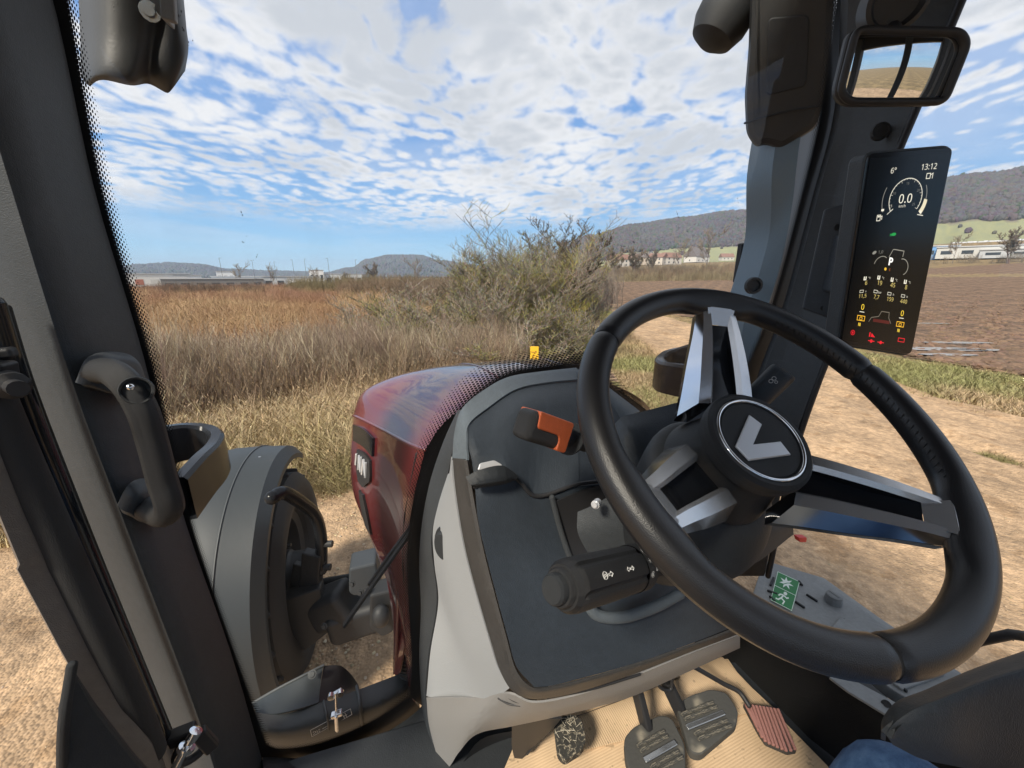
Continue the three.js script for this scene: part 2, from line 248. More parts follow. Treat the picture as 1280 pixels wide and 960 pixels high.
// ---- left front pillar with its trim and grab handle
const pillarL = sub('left_pillar'); pillarL.name = 'cab_pillar';
pillarL.userData.label = 'thick dark trimmed cab pillar with grab handle at left';
{
  const edge = [[45, -60, -0.775], [66, 0, -0.775], [119, 240, -0.775], [178, 440, -0.775], [228, 640, -0.775], [290, 820, -0.775], [335, 975, -0.775]].map(a => P(...a));
  const edge2 = [[40, -60, -0.76], [61, 0, -0.76], [114, 240, -0.76], [173, 440, -0.76], [223, 640, -0.76], [285, 820, -0.76], [330, 975, -0.76]].map(a => P(...a));
  const crease = [[-70, -60, -0.60], [-50, 0, -0.60], [20, 240, -0.60], [92, 480, -0.60], [153, 640, -0.60], [250, 900, -0.60], [275, 985, -0.60]].map(a => P(...a));
  const crease2 = crease.map((p, i) => p.clone().lerp(edge2[i], 0.38)), left = [[-190, -60, -0.66], [-165, 0, -0.66], [-60, 240, -0.66], [37, 480, -0.66], [100, 640, -0.66], [213, 905, -0.66], [250, 1000, -0.66]].map(a => P(...a)), crease1 = crease.map((p, i) => p.clone().lerp(left[i], 0.40));
  const back = left.map(p => p.clone().add(V(-0.05, 0, -0.06))), front = edge.map(p => p.clone().add(V(-0.07, 0, -0.0)));
  const ridge = crease.map((p, i) => p.clone().multiplyScalar(0.5).addScaledVector(crease1[i], 0.25).addScaledVector(crease2[i], 0.25));
  const g = grid([front, edge, edge2, crease2, crease2.map((p, i) => p.clone().multiplyScalar(0.36).addScaledVector(crease[i], 0.48).addScaledVector(crease1[i], 0.16)), ridge, crease1.map((p, i) => p.clone().multiplyScalar(0.36).addScaledVector(crease[i], 0.48).addScaledVector(crease2[i], 0.16)), crease1, left, back].map(toRoof), 40, 9, true, false);
  put('trim', toCreasedNormals(skin(g), 0.75), M.trim, pillarL);
  // structural post behind the trim
  put('post', bar(V(-0.88, 1.45, -0.76), V(-0.88, 3.36, -0.76), 0.09, 0.1, 0.02, V(0, 0, 1)), M.black, pillarL);
  // grab handle
  const gh = sub('grab_handle');
  const a0 = [[118, 474, -0.64], [126, 464, -0.60], [142, 466, -0.575], [160, 482, -0.56], [177, 510, -0.555], [190, 550, -0.555], [203, 600, -0.555], [212, 634, -0.555], [204, 644, -0.57], [186, 636, -0.60], [168, 630, -0.63]].map(a => P(...a));
  put('bar', tube(a0, 0.0158, 14, 60), M.handle, gh);
  for (const q of [[[94, 478, -0.61], [108, 448, -0.61], [148, 440, -0.68], [172, 452, -0.735], [180, 486, -0.72], [150, 494, -0.64]], [[146, 632, -0.605], [160, 606, -0.61], [190, 598, -0.68], [208, 612, -0.735], [206, 640, -0.70], [172, 648, -0.62]]]) {
    const pts = q.map(a => P(...a)), c = V(); pts.forEach(p => c.add(p)); c.multiplyScalar(1 / pts.length); const n = V(0.62, 0, 0.78);
    const ring1 = [...pts, pts[0]], ring2 = ring1.map(p => p.clone().lerp(c, 0.10).addScaledVector(n, 0.028)), ring3 = ring1.map(p => p.clone().lerp(c, 0.28).addScaledVector(n, 0.04)), ring4 = ring1.map(() => c.clone().addScaledVector(n, 0.043));
    put('mount', skin(grid([ring1, ring2, ring3, ring4], 28, 8, true, true)), M.trim, gh);
  }
  // open end of the bar with its bolt
  const e0 = P(171, 488, -0.553), nrm = V().subVectors(CAM, e0).normalize();
  const cup = turned([[0.0001, -0.004], [0.0125, -0.004], [0.0135, 0.002], [0.0155, 0.003], [0.0165, 0.0], [0.0165, -0.012]], e0.clone().addScaledVector(nrm, 0.006), e0.clone().addScaledVector(nrm, 1.006), 20); put('recess', cup, M.trimDark, gh);
  put('bolt', ball(P(163, 484, -0.54), 0.0042), M.chrome, gh);
}

// ---- the left door: frame, seals, gas strut, lower panel, lock
const door = sub('cab_door');
{
  const outer = [[-60, 440, -0.50], [-30, 560, -0.50], [0, 645, -0.50], [25, 705, -0.50], [22, 712, -0.50], [80, 820, -0.50], [118, 885, -0.50], [170, 945, -0.50], [200, 1000, -0.5]].map(a => P(...a));
  const inner = [[-30, 440, -0.515], [0, 560, -0.515], [30, 640, -0.515], [52, 690, -0.515], [60, 712, -0.515], [112, 815, -0.515], [150, 880, -0.515], [190, 930, -0.515], [215, 1000, -0.515]].map(a => P(...a));
  put('door_frame', skin(grid([outer, inner, inner.map(p => p.clone().add(V(-0.03, 0, -0.05)))], 50, 4, false, false), 0.004), M.frame, door);
  put('seal', tube([[-20, 470, -0.53], [10, 540, -0.53], [55, 640, -0.53], [110, 760, -0.53], [166, 880, -0.53], [190, 940, -0.53]].map(a => P(...a)), 0.0165, 14, 40), M.rubber, door);
  put('seal', tube([[-10, 380, -0.57], [22, 478, -0.57], [82, 632, -0.57], [140, 770, -0.57], [205, 925, -0.57]].map(a => P(...a)), 0.0105, 12, 40), M.gloss, door);
  put('seal', tube([[8, 385, -0.6], [36, 476, -0.6], [97, 634, -0.6], [152, 770, -0.6], [214, 920, -0.6]].map(a => P(...a)), 0.0045, 8, 40), M.strip, door);
  put('hinge', [bar(P(-20, 470, -0.54), P(16, 472, -0.54), 0.024, 0.034), turned([[0, 0], [0.014, 0], [0.014, 0.03], [0.008, 0.034], [0.008, 0.05], [0, 0.05]], P(6, 478, -0.535), P(6, 478, -0.535).add(V(0.7, 0, 0.7)), 12), bar(P(-30, 446, -0.55), P(20, 440, -0.56), 0.02, 0.012)], M.black, door);
  put('lower_panel', [plate([[78, 1000, -0.44], [80, 900, -0.44], [92, 838, -0.46], [120, 880, -0.47], [170, 945, -0.47], [215, 1000, -0.46]].map(a => P(...a)), 0.02, 0.004), tube([[78, 1000, -0.44], [80, 900, -0.44], [90, 832, -0.455]].map(a => P(...a)), 0.005, 8, 20)], M.trimDark, door);
  put('pane', skin(grid([[V(-0.93, 1.3, -0.68), V(-0.93, 1.3, 0.62)], [V(-0.93, 3.34, -0.68), V(-0.93, 3.34, 0.62)]], 2, 2)), M.glass, door);
  // striker and lock
  const lk = [bar(P(212, 925, -0.57), P(245, 912, -0.575), 0.022, 0.02), bar(P(248, 915, -0.57), P(266, 935, -0.575), 0.016, 0.02), new THREE.TorusGeometry(0.02, 0.006, 8, 20).rotateY(0.6).translate(...P(240, 935, -0.565).toArray())];
  put('lock', lk, M.black, door);
  put('striker', [turned([[0, 0], [0.006, 0], [0.006, 0.03], [0.0115, 0.03], [0.0115, 0.036], [0.006, 0.037], [0.006, 0.046], [0.009, 0.047], [0.009, 0.058], [0, 0.06]], P(216, 965, -0.535), P(240, 922, -0.55), 16)], M.chrome, door);
}
put('floor_trim', [
  skin(grid([[[328, 946, -0.78], [400, 946, -0.80], [470, 922, -0.81], [524, 886, -0.815], [545, 850, -0.815]].map(a => P(...a)), [[330, 972, -0.72], [400, 975, -0.72], [480, 960, -0.72], [535, 935, -0.72], [560, 930, -0.72]].map(a => P(...a)), [[330, 1040, -0.62], [400, 1040, -0.62], [480, 1040, -0.62], [560, 1040, -0.62], [600, 1040, -0.62]].map(a => P(...a))], 30, 8), 0.004),
  turned([[0, 0], [0.014, 0], [0.0145, 0.0015], [0.0165, 0.0015], [0.0165, -0.004]], P(516, 931, -0.755), P(516, 931, -0.755).add(V(0.1, 0.8, 0.5)), 24)], M.trimDark, tractor);

// ---- dashboard console
const dash = sub('dashboard');
{
  const tE = [[565, 575, -0.55], [568, 540, -0.58], [576, 513, -0.61], [604, 488, -0.67], [634, 472, -0.72], [675, 465, -0.765], [720, 460, -0.78]].map(a => P(...a));
  const sE = [[584, 575, -0.50], [583, 552, -0.525], [585, 532, -0.55], [612, 508, -0.60], [646, 486, -0.655], [682, 478, -0.69], [722, 474, -0.71]].map(a => P(...a));
  put('top_cover', skin(grid([tE, tE.map((p, i) => p.clone().lerp(sE[i], 0.06).add(V(0, 0.003, 0.002))), sE], 40, 6, true, false), 0.003), M.dashTop, dash);
  put('top_cover', skin(grid([[[720, 460, -0.78], [745, 472, -0.78], [766, 488, -0.77], [800, 514, -0.72]].map(a => P(...a)), [[722, 474, -0.71], [742, 482, -0.71], [762, 498, -0.70], [790, 522, -0.66]].map(a => P(...a)), [[722, 520, -0.68], [745, 530, -0.66], [770, 545, -0.64], [800, 560, -0.6]].map(a => P(...a))], 16, 8), 0.003), M.dashTop, dash);
  // upper rear face
  const r1 = sE.slice(1).map(p => p.clone().add(V(0, -0.0035, 0.001)));
  const mid1 = [[590, 575, -0.505], [592, 562, -0.515], [618, 540, -0.55], [650, 515, -0.59], [685, 508, -0.62], [722, 506, -0.635]].map(a => P(...a));
  const low1 = [[594, 606, -0.492], [610, 590, -0.495], [632, 584, -0.498], [650, 600, -0.497], [668, 617, -0.495], [724, 602, -0.50]].map(a => P(...a));
  put('upper_panel', skin(grid([r1, mid1, low1], 40, 12, true, true), 0.003), M.dash, dash);
  put('upper_panel', skin(grid([[[722, 474, -0.712], [764, 500, -0.70], [800, 530, -0.66]].map(a => P(...a)), [[722, 506, -0.636], [760, 530, -0.63], [800, 560, -0.61]].map(a => P(...a)), [[724, 602, -0.502], [765, 600, -0.51], [815, 600, -0.53]].map(a => P(...a))], 12, 10), 0.003), M.dash, dash);
  // left strip between the light side panel and the dark rear panel
  const o1 = [[566, 572, -0.555], [568, 600, -0.55], [575, 650, -0.535], [585, 700, -0.52], [613, 800, -0.48], [627, 842, -0.465], [640, 862, -0.452], [660, 872, -0.44], [702, 869, -0.4355], [780, 846, -0.4375], [860, 815, -0.4445], [925, 791, -0.4525]].map(a => P(...a));
  const o2 = [[584, 575, -0.502], [588, 600, -0.496], [597, 650, -0.48], [605, 690, -0.468], [634, 800, -0.43], [644, 835, -0.42], [656, 853, -0.414], [672, 861, -0.412], [702, 857, -0.4105], [775, 837, -0.413], [866, 806, -0.4245], [925, 783, -0.4355]].map(a => P(...a));
  put('side_strip', skin(grid([o1, o1.map((p, i) => p.clone().lerp(o2[i], 0.12).add(V(-0.003, 0.002, 0.004))), o2.map((p, i) => p.clone().lerp(o1[i], 0.10).add(V(-0.003, 0.002, 0.003))), o2], 60, 9, true, false), 0.003), M.strip, dash);
  // dark lower rear panel
  const rowsD = [
    [[594, 612, -0.488], [612, 600, -0.488], [632, 592, -0.490], [650, 606, -0.490], [668, 623, -0.488], [724, 608, -0.492], [770, 604, -0.50]],
    [[598, 650, -0.476], [620, 650, -0.476], [645, 650, -0.477], [670, 655, -0.478], [690, 655, -0.48], [740, 650, -0.484], [800, 645, -0.49]],
    [[607, 690, -0.464], [630, 692, -0.464], [660, 694, -0.464], [690, 698, -0.465], [730, 700, -0.468], [790, 700, -0.472], [860, 690, -0.48]],
    [[636, 800, -0.428], [665, 797, -0.428], [700, 790, -0.428], [740, 783, -0.430], [790, 774, -0.432], [850, 762, -0.437], [925, 745, -0.45]],
    [[646, 834, -0.419], [675, 832, -0.418], [710, 825, -0.418], [755, 814, -0.420], [800, 802, -0.423], [860, 784, -0.43], [925, 765, -0.44]],
    [[668, 859, -0.412], [690, 857, -0.411], [725, 848, -0.411], [770, 836, -0.413], [815, 822, -0.417], [870, 802, -0.425], [925, 780, -0.436]]].map(r => r.map(a => P(...a)));
  put('lower_panel', skin(grid(rowsD, 40, 24), 0.003), M.dash, dash);
  put('panel_lip', [tube([[594, 608, -0.488], [610, 594, -0.488], [632, 587, -0.49], [650, 602, -0.49], [669, 620, -0.488], [724, 605, -0.492], [770, 600, -0.5]].map(a => P(...a)), 0.0032, 8, 50)], M.black, dash);
  // pull handle with a silver insert
  put('pull_handle', skin(grid([[[582, 596, -0.475], [598, 588, -0.470], [628, 582, -0.474], [648, 596, -0.482]].map(a => P(...a)), [[588, 606, -0.466], [604, 604, -0.462], [630, 600, -0.466], [646, 598, -0.478]].map(a => P(...a)), [[594, 610, -0.478], [608, 609, -0.474], [632, 605, -0.476], [644, 600, -0.484]].map(a => P(...a))], 20, 8), 0.003), M.trimDark, dash);
  put('handle_insert', plate(L3([597, 588, -0.475], [600, 579, -0.479], [618, 575, -0.482], [628, 581, -0.48], [626, 584, -0.476]), 0.004, 0.001, 0.003), M.satin, dash);
  // light grey side panel
  const c1 = o1.slice(0, 7).map(p => p.clone().add(V(-0.002, 0, -0.004)));
  const c2 = [[562, 590, -0.60], [556, 620, -0.61], [553, 655, -0.62], [556, 705, -0.61], [575, 800, -0.58], [590, 850, -0.56], [600, 885, -0.55]].map(a => P(...a));
  const c3 = [[560, 592, -0.66], [548, 630, -0.68], [541, 665, -0.70], [543, 705, -0.70], [548, 750, -0.70], [538, 815, -0.70], [533, 870, -0.70]].map(a => P(...a));
  put('side_panel', skin(grid([c1, c2, c3], 40, 12, true, true), 0.003), M.grey, dash);
  // lower light grey cover that curves round under the rear panel
  const d0 = [[533, 872, -0.70], [560, 872, -0.62], [600, 872, -0.545], [640, 868, -0.456], [662, 878, -0.442], [702, 874, -0.438], [780, 850, -0.44], [860, 818, -0.447], [925, 793, -0.455]].map(a => P(...a));
  const d1 = [[536, 905, -0.70], [556, 905, -0.64], [585, 902, -0.575], [622, 892, -0.51], [655, 892, -0.475], [702, 886, -0.455], [784, 862, -0.455], [862, 829, -0.462], [925, 803, -0.47]].map(a => P(...a));
  const d2 = [[552, 965, -0.70], [562, 958, -0.66], [574, 940, -0.62], [598, 917, -0.58], [640, 908, -0.55], [700, 895, -0.52], [786, 872, -0.51], [864, 838, -0.515], [925, 810, -0.52]].map(a => P(...a));
  put('lower_cover', skin(grid([d0, d1, d2], 60, 14, true, true), 0.003), M.cover, dash);
  put('cover_slots', [tube(L3([684, 872, -0.4335], [740, 861, -0.4345], [800, 843, -0.4385]), 0.0022, 8, 16), tube(L3([623, 873, -0.487], [636, 880, -0.472], [650, 882, -0.462]), 0.0016, 8, 12), tube(L3([630, 868, -0.474], [642, 876, -0.4635], [653, 879, -0.4555]), 0.0014, 8, 12)], M.black, dash);
  // dark flank against the windscreen
  put('flank', skin(grid([[[576, 512, -0.615], [566, 560, -0.61], [558, 600, -0.665], [545, 640, -0.69], [539, 680, -0.71], [546, 750, -0.71], [535, 820, -0.71], [532, 875, -0.71], [552, 968, -0.71]].map(a => P(...a)), [[572, 513, -0.74], [555, 550, -0.77], [538, 600, -0.79], [528, 650, -0.80], [524, 700, -0.805], [526, 760, -0.81], [524, 820, -0.815], [528, 890, -0.81], [540, 975, -0.77]].map(a => P(...a))], 40, 4), 0.003), M.trim, dash);
  // round port cap
  const pc = P(557, 680, -0.628), pn = V(-0.72, 0.05, 0.69).normalize();
  const cap = turned([[0.0001, 0.012], [0.017, 0.0115], [0.0195, 0.009], [0.0205, 0.003], [0.024, 0.003], [0.0255, 0], [0.0255, -0.006]], pc, pc.clone().add(pn), 28); cap.translate(-pc.x, -pc.y, -pc.z); cap.scale(1, 1.45, 1); cap.translate(pc.x, pc.y, pc.z);
  put('port_cap', cap, M.trimDark, dash);
  // hollow behind the wheel, its frame and the grey surround of the stalk
  put('column_recess', [skin(grid([L3([692, 628, -0.475], [745, 608, -0.49], [840, 600, -0.53]), L3([700, 660, -0.47], [770, 640, -0.48], [860, 620, -0.52]), L3([716, 700, -0.455], [790, 690, -0.46], [880, 670, -0.50])], 12, 6), 0.003)], M.black, dash);
  put('recess_frame', tube(L3([690, 622, -0.478], [700, 660, -0.468], [712, 695, -0.456], [735, 745, -0.437]), 0.0045, 8, 20), M.trim, dash);
  put('stalk_surround', [tube(L3([733, 752, -0.43], [745, 768, -0.425], [775, 772, -0.42], [815, 760, -0.418], [850, 742, -0.42]), 0.0085, 10, 30)], M.dashTop, dash);
}

// ---- steering column, its levers and the wheel
const column = sub('steering_column');
const WC = V(0, 2.4504, -0.2825), EL = 50.7 * Math.PI / 180;
const wl = (x, y, z) => V(x, y, z).applyAxisAngle(V(1, 0, 0), -EL).add(WC);   // wheel axes -> place
{
  const ring = (cx, cy, z, rx, ry, n = 24) => Array.from({ length: n + 1 }, (_, i) => wl(cx + rx * Math.cos(i / n * 2 * Math.PI), cy + ry * Math.sin(i / n * 2 * Math.PI), z));
  put('shroud', skin(grid([ring(0, 0, -0.100, 0.02, 0.02), ring(0, 0, -0.102, 0.058, 0.06), ring(0, -0.005, -0.115, 0.078, 0.082), ring(0, -0.02, -0.15, 0.088, 0.088), ring(0, -0.03, -0.20, 0.085, 0.082), ring(0, -0.03, -0.27, 0.07, 0.07)], 32, 20)), M.trimDark, column);
  // lower shell that shows under the hub on the right
  put('lower_shell', skin(grid([L3([850, 690, -0.36], [890, 716, -0.355], [940, 706, -0.365], [992, 668, -0.385]), L3([850, 665, -0.345], [895, 686, -0.34], [940, 678, -0.35], [990, 652, -0.37]), L3([850, 640, -0.36], [890, 640, -0.36], [940, 640, -0.365], [985, 640, -0.38])], 24, 8), 0.004), M.trim, column);
  put('support_bracket', [skin(grid([L3([768, 530, -0.50], [778, 521, -0.50], [797, 516, -0.50], [890, 492, -0.50]), L3([772, 560, -0.47], [782, 548, -0.465], [800, 545, -0.46], [900, 530, -0.46]), L3([782, 610, -0.45], [796, 605, -0.44], [820, 600, -0.43], [880, 590, -0.43])], 24, 10), 0.004)], M.dash, column);
  put('side_cover', skin(grid([L3([722, 640, -0.44], [745, 630, -0.43], [775, 612, -0.42]), L3([722, 665, -0.43], [755, 660, -0.415], [800, 640, -0.40]), L3([740, 700, -0.42], [785, 695, -0.40], [830, 680, -0.385])], 14, 8), 0.003), M.trim, column);
  put('release_button', turned([[0, 0.004], [0.003, 0.004], [0.004, 0.003], [0.004, 0], [0.0055, 0], [0.0055, -0.012]], P(744, 631, -0.40), P(744, 631, -0.40).add(V(-0.6, 0.2, 0.6)), 18), M.satin, column);
  // ignition symbols plate right of the bracket
  // left combination stalk
  const stalk = sub('indicator_stalk'), a = P(699, 735, -0.29), b = P(806, 706, -0.345), dir = V().subVectors(b, a), len = dir.length();
  {
    const prof = [[0.0001, -0.002], [0.017, -0.002], [0.0185, 0], [0.0185, 0.004], [0.021, 0.004], [0.0245, 0.009], [0.0255, 0.016], [0.0258, len * 0.5], [0.0255, len * 0.78]];
    const g = new THREE.LatheGeometry(prof.map(p => new THREE.Vector2(...p)), 60), p = g.attributes.position;
    for (let i = 0; i < p.count; i++) { const x = p.getX(i), y = p.getY(i), z = p.getZ(i), t = Math.atan2(z, x), r = Math.hypot(x, z); if (y > 0.012) { let k = 1; for (const t0 of [-2.5, -1.2, 0.1, 1.4, 2.6]) { const d = Math.abs(((t - t0 + 3 * Math.PI) % (2 * Math.PI)) - Math.PI); k -= 0.10 * sst(0.13, 0.06, d); } p.setX(i, x * k); p.setZ(i, z * k); } }
    g.computeVertexNormals();
    const q = new THREE.Quaternion().setFromUnitVectors(V(0, 1, 0), dir.clone().normalize()); g.applyQuaternion(q); g.translate(a.x, a.y, a.z);
    put('knob', toCreasedNormals(g, 0.7), M.hub, stalk);
    put('end_button', turned([[0.0001, -0.012], [0.0125, -0.0115], [0.0145, -0.009], [0.0148, 0], [0.0148, 0.004]], a, b, 24), M.trimDark, stalk);
    put('collar', turned([[0.0262, len * 0.785], [0.0262, len * 0.90], [0.024, len * 0.92], [0.019, len * 0.95], [0.015, len * 1.3], [0, len * 1.3]], a, b, 32), M.hub, stalk);
    // printed symbols: thin raised strokes set on the stalk's skin
    const ex = dir.clone().normalize(), toC = V().subVectors(CAM, a).addScaledVector(ex, -V().subVectors(CAM, a).dot(ex)).normalize(), ey = V().crossVectors(ex, toC);
    const on = (s, h) => { const t = h / 0.026; return a.clone().addScaledVector(ex, s).addScaledVector(toC, 0.0259 * Math.cos(t)).addScaledVector(ey, 0.0259 * Math.sin(t)); };
    const strokes = []; const line = (...q) => { for (let i = 0; i + 1 < q.length; i++) strokes.push(tube([on(...q[i]), on(...q[i + 1])], 0.00042, 5, 1, false)); };
    const circ = (s, h, r, t0 = 0, t1 = 6.283) => line(...Array.from({ length: 13 }, (_, i) => { const t = lerp(t0, t1, i / 12); return [s + r * Math.cos(t), h + r * Math.sin(t)]; }));
    const arrow = (s, h, k, d) => line([s, h - 0.001 * k], [s + d * 0.004 * k, h - 0.001 * k], [s + d * 0.004 * k, h - 0.0026 * k], [s + d * 0.007 * k, h], [s + d * 0.004 * k, h + 0.0026 * k], [s + d * 0.004 * k, h + 0.001 * k], [s, h + 0.001 * k], [s, h - 0.001 * k]);
    const sg = 0; circ(len * 0.27, sg, 0.0036); circ(len * 0.27, sg, 0.0013); line([len * 0.27 - 0.003, sg + 0.003], [len * 0.27 - 0.001, sg + 0.001]); arrow(len * 0.27 + 0.006, sg, 1, 1);
    arrow(len * 0.56 - 0.0006, 0, 0.85, -1); arrow(len * 0.56 + 0.0006, 0, 0.85, 1);
    circ(len * 0.83, 0.012, 0.003, 0.6, 5.6); circ(len * 0.83, 0.012, 0.0012); for (let k = 0; k < 3; k++) { const t = k * Math.PI / 3; line([len * 0.83 + 0.003 * Math.cos(t), -0.003 + 0.003 * Math.sin(t)], [len * 0.83 - 0.003 * Math.cos(t), -0.003 - 0.003 * Math.sin(t)]); } circ(len * 0.83, -0.015, 0.003, 0.3, 5.9); line([len * 0.88, 0.004], [len * 0.895, 0.004], [len * 0.895, 0.009], [len * 0.88, 0.009], [len * 0.88, 0.004]);
    const s = put('printed_symbols', strokes, mat([0.72, 0.72, 0.7], 0.6), stalk);
  }
  // orange shuttle lever, upper left
  const lever = sub('shuttle_lever', 'black lever with orange edge on its knob');
  {
    const a1 = P(652, 528, -0.40), b1 = P(697, 543, -0.415), e1 = P(735, 556, -0.45), d1 = V().subVectors(b1, a1).normalize(), tc = V().subVectors(CAM, a1).normalize(), up1 = V().crossVectors(d1, tc).normalize(); if (up1.y < 0) up1.negate();
    const capA = bar(a1, b1, 0.034, 0.036, 0.008, up1); put('knob', capA, M.hub, lever);
    // orange L-shaped wrap: top edge and the inner end
    const fr = V().crossVectors(up1, d1).normalize(); if (fr.dot(tc) < 0) fr.negate();
    const q = (s, h, o = 0.0185) => a1.clone().addScaledVector(d1, s).addScaledVector(up1, h).addScaledVector(fr, o); const ln = a1.distanceTo(b1);
    put('orange_edge', [plate([q(0.007, 0.0187), q(ln + 0.004, 0.0187), q(ln + 0.004, -0.0187), q(ln - 0.012, -0.0187), q(ln - 0.012, -0.006), q(ln - 0.016, -0.001), q(0.010, -0.001)], 0.038, 0.0015, 0.004)], M.orange, lever);
    put('shaft', turned([[0.0001, 0], [0.015, 0], [0.0145, 0.012], [0.0115, 0.016], [0.011, 0.026], [0.0215, 0.027], [0.0215, 0.0295], [0.012, 0.031], [0.011, 0.07], [0, 0.07]], b1, e1, 20), M.trimDark, lever);
  }
  // right stalk
  const rs = sub('wiper_stalk');
  {
    const a2 = P(980, 464, -0.355), b2 = P(935, 508, -0.375), d2 = V().subVectors(b2, a2), l2 = d2.length(), g = new THREE.LatheGeometry([[0.0001, -0.001], [0.013, -0.001], [0.0148, 0.001], [0.0155, 0.004], [0.0155, l2], [0.013, l2 * 1.15], [0.011, l2 * 1.5], [0, l2 * 1.5]].map(p => new THREE.Vector2(...p)), 40), p = g.attributes.position;
    for (let i = 0; i < p.count; i++) { const x = p.getX(i), y = p.getY(i), z = p.getZ(i), t = Math.atan2(z, x); let k = 1; if (y > 0.004 && y < l2) k -= 0.10 * sst(0.2, 0.6, Math.cos(t * 4)); p.setX(i, x * k); p.setZ(i, z * k); } g.computeVertexNormals();
    g.applyQuaternion(new THREE.Quaternion().setFromUnitVectors(V(0, 1, 0), d2.clone().normalize())); g.translate(a2.x, a2.y, a2.z); put('knob', toCreasedNormals(g, 0.7), M.dash, rs);
    const ex = d2.clone().normalize(), tc = V().subVectors(CAM, a2); tc.addScaledVector(ex, -tc.dot(ex)).normalize(); const ey = V().crossVectors(ex, tc), st = [];
    for (const [s, h, r] of [[0.012, 0.002, 0.0022], [0.0165, 0.0022, 0.0022], [0.014, -0.0025, 0.0016]]) { const n = 10; for (let i = 0; i < n; i++) { const f = t => a2.clone().addScaledVector(ex, s + r * Math.cos(t)).addScaledVector(tc, 0.01555).addScaledVector(ey, h + r * Math.sin(t)); st.push(tube([f(i / n * 6.283), f((i + 1) / n * 6.283)], 0.0003, 4, 1, false)); } }
    put('printed_symbol', st, mat([0.6, 0.6, 0.6], 0.6), rs);
  }
}
const wheel = sub('steering_wheel');
wheel.position.copy(WC); wheel.rotation.x = -EL;
{
  const SP = [78.5, -41.5, -161.5].map(d => d * Math.PI / 180), SEAM = [137.5, 18, -101].map(d => d * Math.PI / 180);
  const ad = (a, b) => Math.abs(((a - b + 3 * Math.PI) % (2 * Math.PI) + 2 * Math.PI) % (2 * Math.PI) - Math.PI);
  // rim: three leather lengths that meet at seams; the section swells inwards beside the spokes
  const RM = 0.1886, TR = 0.0159;
  for (let k = 0; k < 3; k++) {
    const t0 = SEAM[k] + 0.005, t1 = SEAM[(k + 1) % 3] - 0.005, from = t1 < t0 ? t1 : t1 - 2 * Math.PI, rows = [], N = 72;   // runs clockwise
    for (let i = 0; i <= N; i++) {
      const t = lerp(SEAM[k] - 0.006, (SEAM[(k + 1) % 3] < SEAM[k] ? SEAM[(k + 1) % 3] : SEAM[(k + 1) % 3] - 2 * Math.PI) + 0.006, i / N);
      let bulge = 0; for (const s of SP) { const d = ad(t, s); bulge = Math.max(bulge, sst(0.32, 0.13, d)); }
      const end = Math.min(1, Math.min(i, N - i) / 1.0), e = end < 1 ? 0.90 : 1, row = [];
      for (let j = 0; j <= 24; j++) { const q = j / 24 * 2 * Math.PI, c = Math.cos(q), s = Math.sin(q); const rr = RM + e * (c > 0 ? TR * c : (TR + 0.006 * bulge) * c), z = e * TR * (0.98 - 0.1 * bulge * (c < 0 ? -c : 0)) * s; row.push(V(rr * Math.cos(t), rr * Math.sin(t), z)); }
      rows.push(row);
    }
    put('rim_cover', skin(rows, 0, V(0, 0, 0)), M.leather, wheel).geometry.computeVertexNormals();
  }
  put('rim_core', new THREE.TorusGeometry(RM, TR * 0.86, 16, 120), M.rubber, wheel);
  // stitches along the inner side
  const st = []; for (let i = 0; i < 150; i++) { const t = i / 150 * 2 * Math.PI; if (Math.min(...SP.map(s => ad(t, s))) < 0.17 || ad(t, 0.2) > 0.75) continue; const r0 = RM - TR * 0.965, p = V(r0 * Math.cos(t), r0 * Math.sin(t), 0.004), d = V(-Math.sin(t) * 0.002, Math.cos(t) * 0.002, 0.0042); st.push(tube([p.clone().sub(d), p.clone().add(d)], 0.0005, 5, 1, false)); }
  put('stitching', st, M.hub, wheel).userData.kind = 'stuff';
  // three twin-armed spokes, bright metal over a dark body
  for (const s of SP) {
    const e1 = V(Math.cos(s), Math.sin(s), 0), e2 = V(-Math.sin(s), Math.cos(s), 0), Q = (r, t, z) => V().addScaledVector(e1, r).addScaledVector(e2, t).add(V(0, 0, z));
    const body = [], bright = [], bev = [], to = V(0, 0, 1);
    for (const m of [-1, 1]) {
      // centre line of an arm: height and half width from hub to rim
      const S = [[0.058, 0.0275, -0.046, 0.0105, 0.03], [0.08, 0.0255, -0.034, 0.0102, 0.026], [0.115, 0.0222, -0.018, 0.0092, 0.02], [0.145, 0.0188, -0.006, 0.0078, 0.014], [0.172, 0.0165, 0.0025, 0.006, 0.009]];
      const rail = (dt, dz, out = 0) => S.map(([r, t, z, w, o]) => Q(r, m * (t + dt * w + out * o * 0.28), z + dz - out * o));
      // bright facets: outer bevel, top, inner bevel
      bev.push(skin(grid([rail(1.0, 0, 1), rail(0.8, 0.0008)], 20, 1, true, false), 0, Q(0.1, m * 0.3, 0.3))); bright.push(toCreasedNormals(skin(grid([rail(0.8, 0.0008), rail(-0.55, 0.003), rail(-1.0, -0.002)], 20, 2, true, false), 0, Q(0.1, m * 0.02, 0.5)), 0.2));
      body.push(skin(grid([rail(1.0, -0.0003, 1), rail(0.8, -0.012, 1), rail(-1.0, -0.012, 1), rail(-1.0, -0.0022)], 20, 3, true, false), 0, Q(0.1, m * 0.3, -0.2)));
    }
    // outer end between the arms
    bright.push(toCreasedNormals(skin(grid([[Q(0.1745, -0.0225, -0.004), Q(0.1745, 0.0225, -0.004)], [Q(0.1735, -0.0215, 0.0075), Q(0.1735, 0.0215, 0.0075)], [Q(0.1695, -0.019, 0.0075), Q(0.1695, 0.019, 0.0075)], [Q(0.152, -0.0135, -0.006), Q(0.152, 0.0135, -0.006)]], 6, 3, false, false), 0, Q(0.1, 0, 0.5)), 0.2));
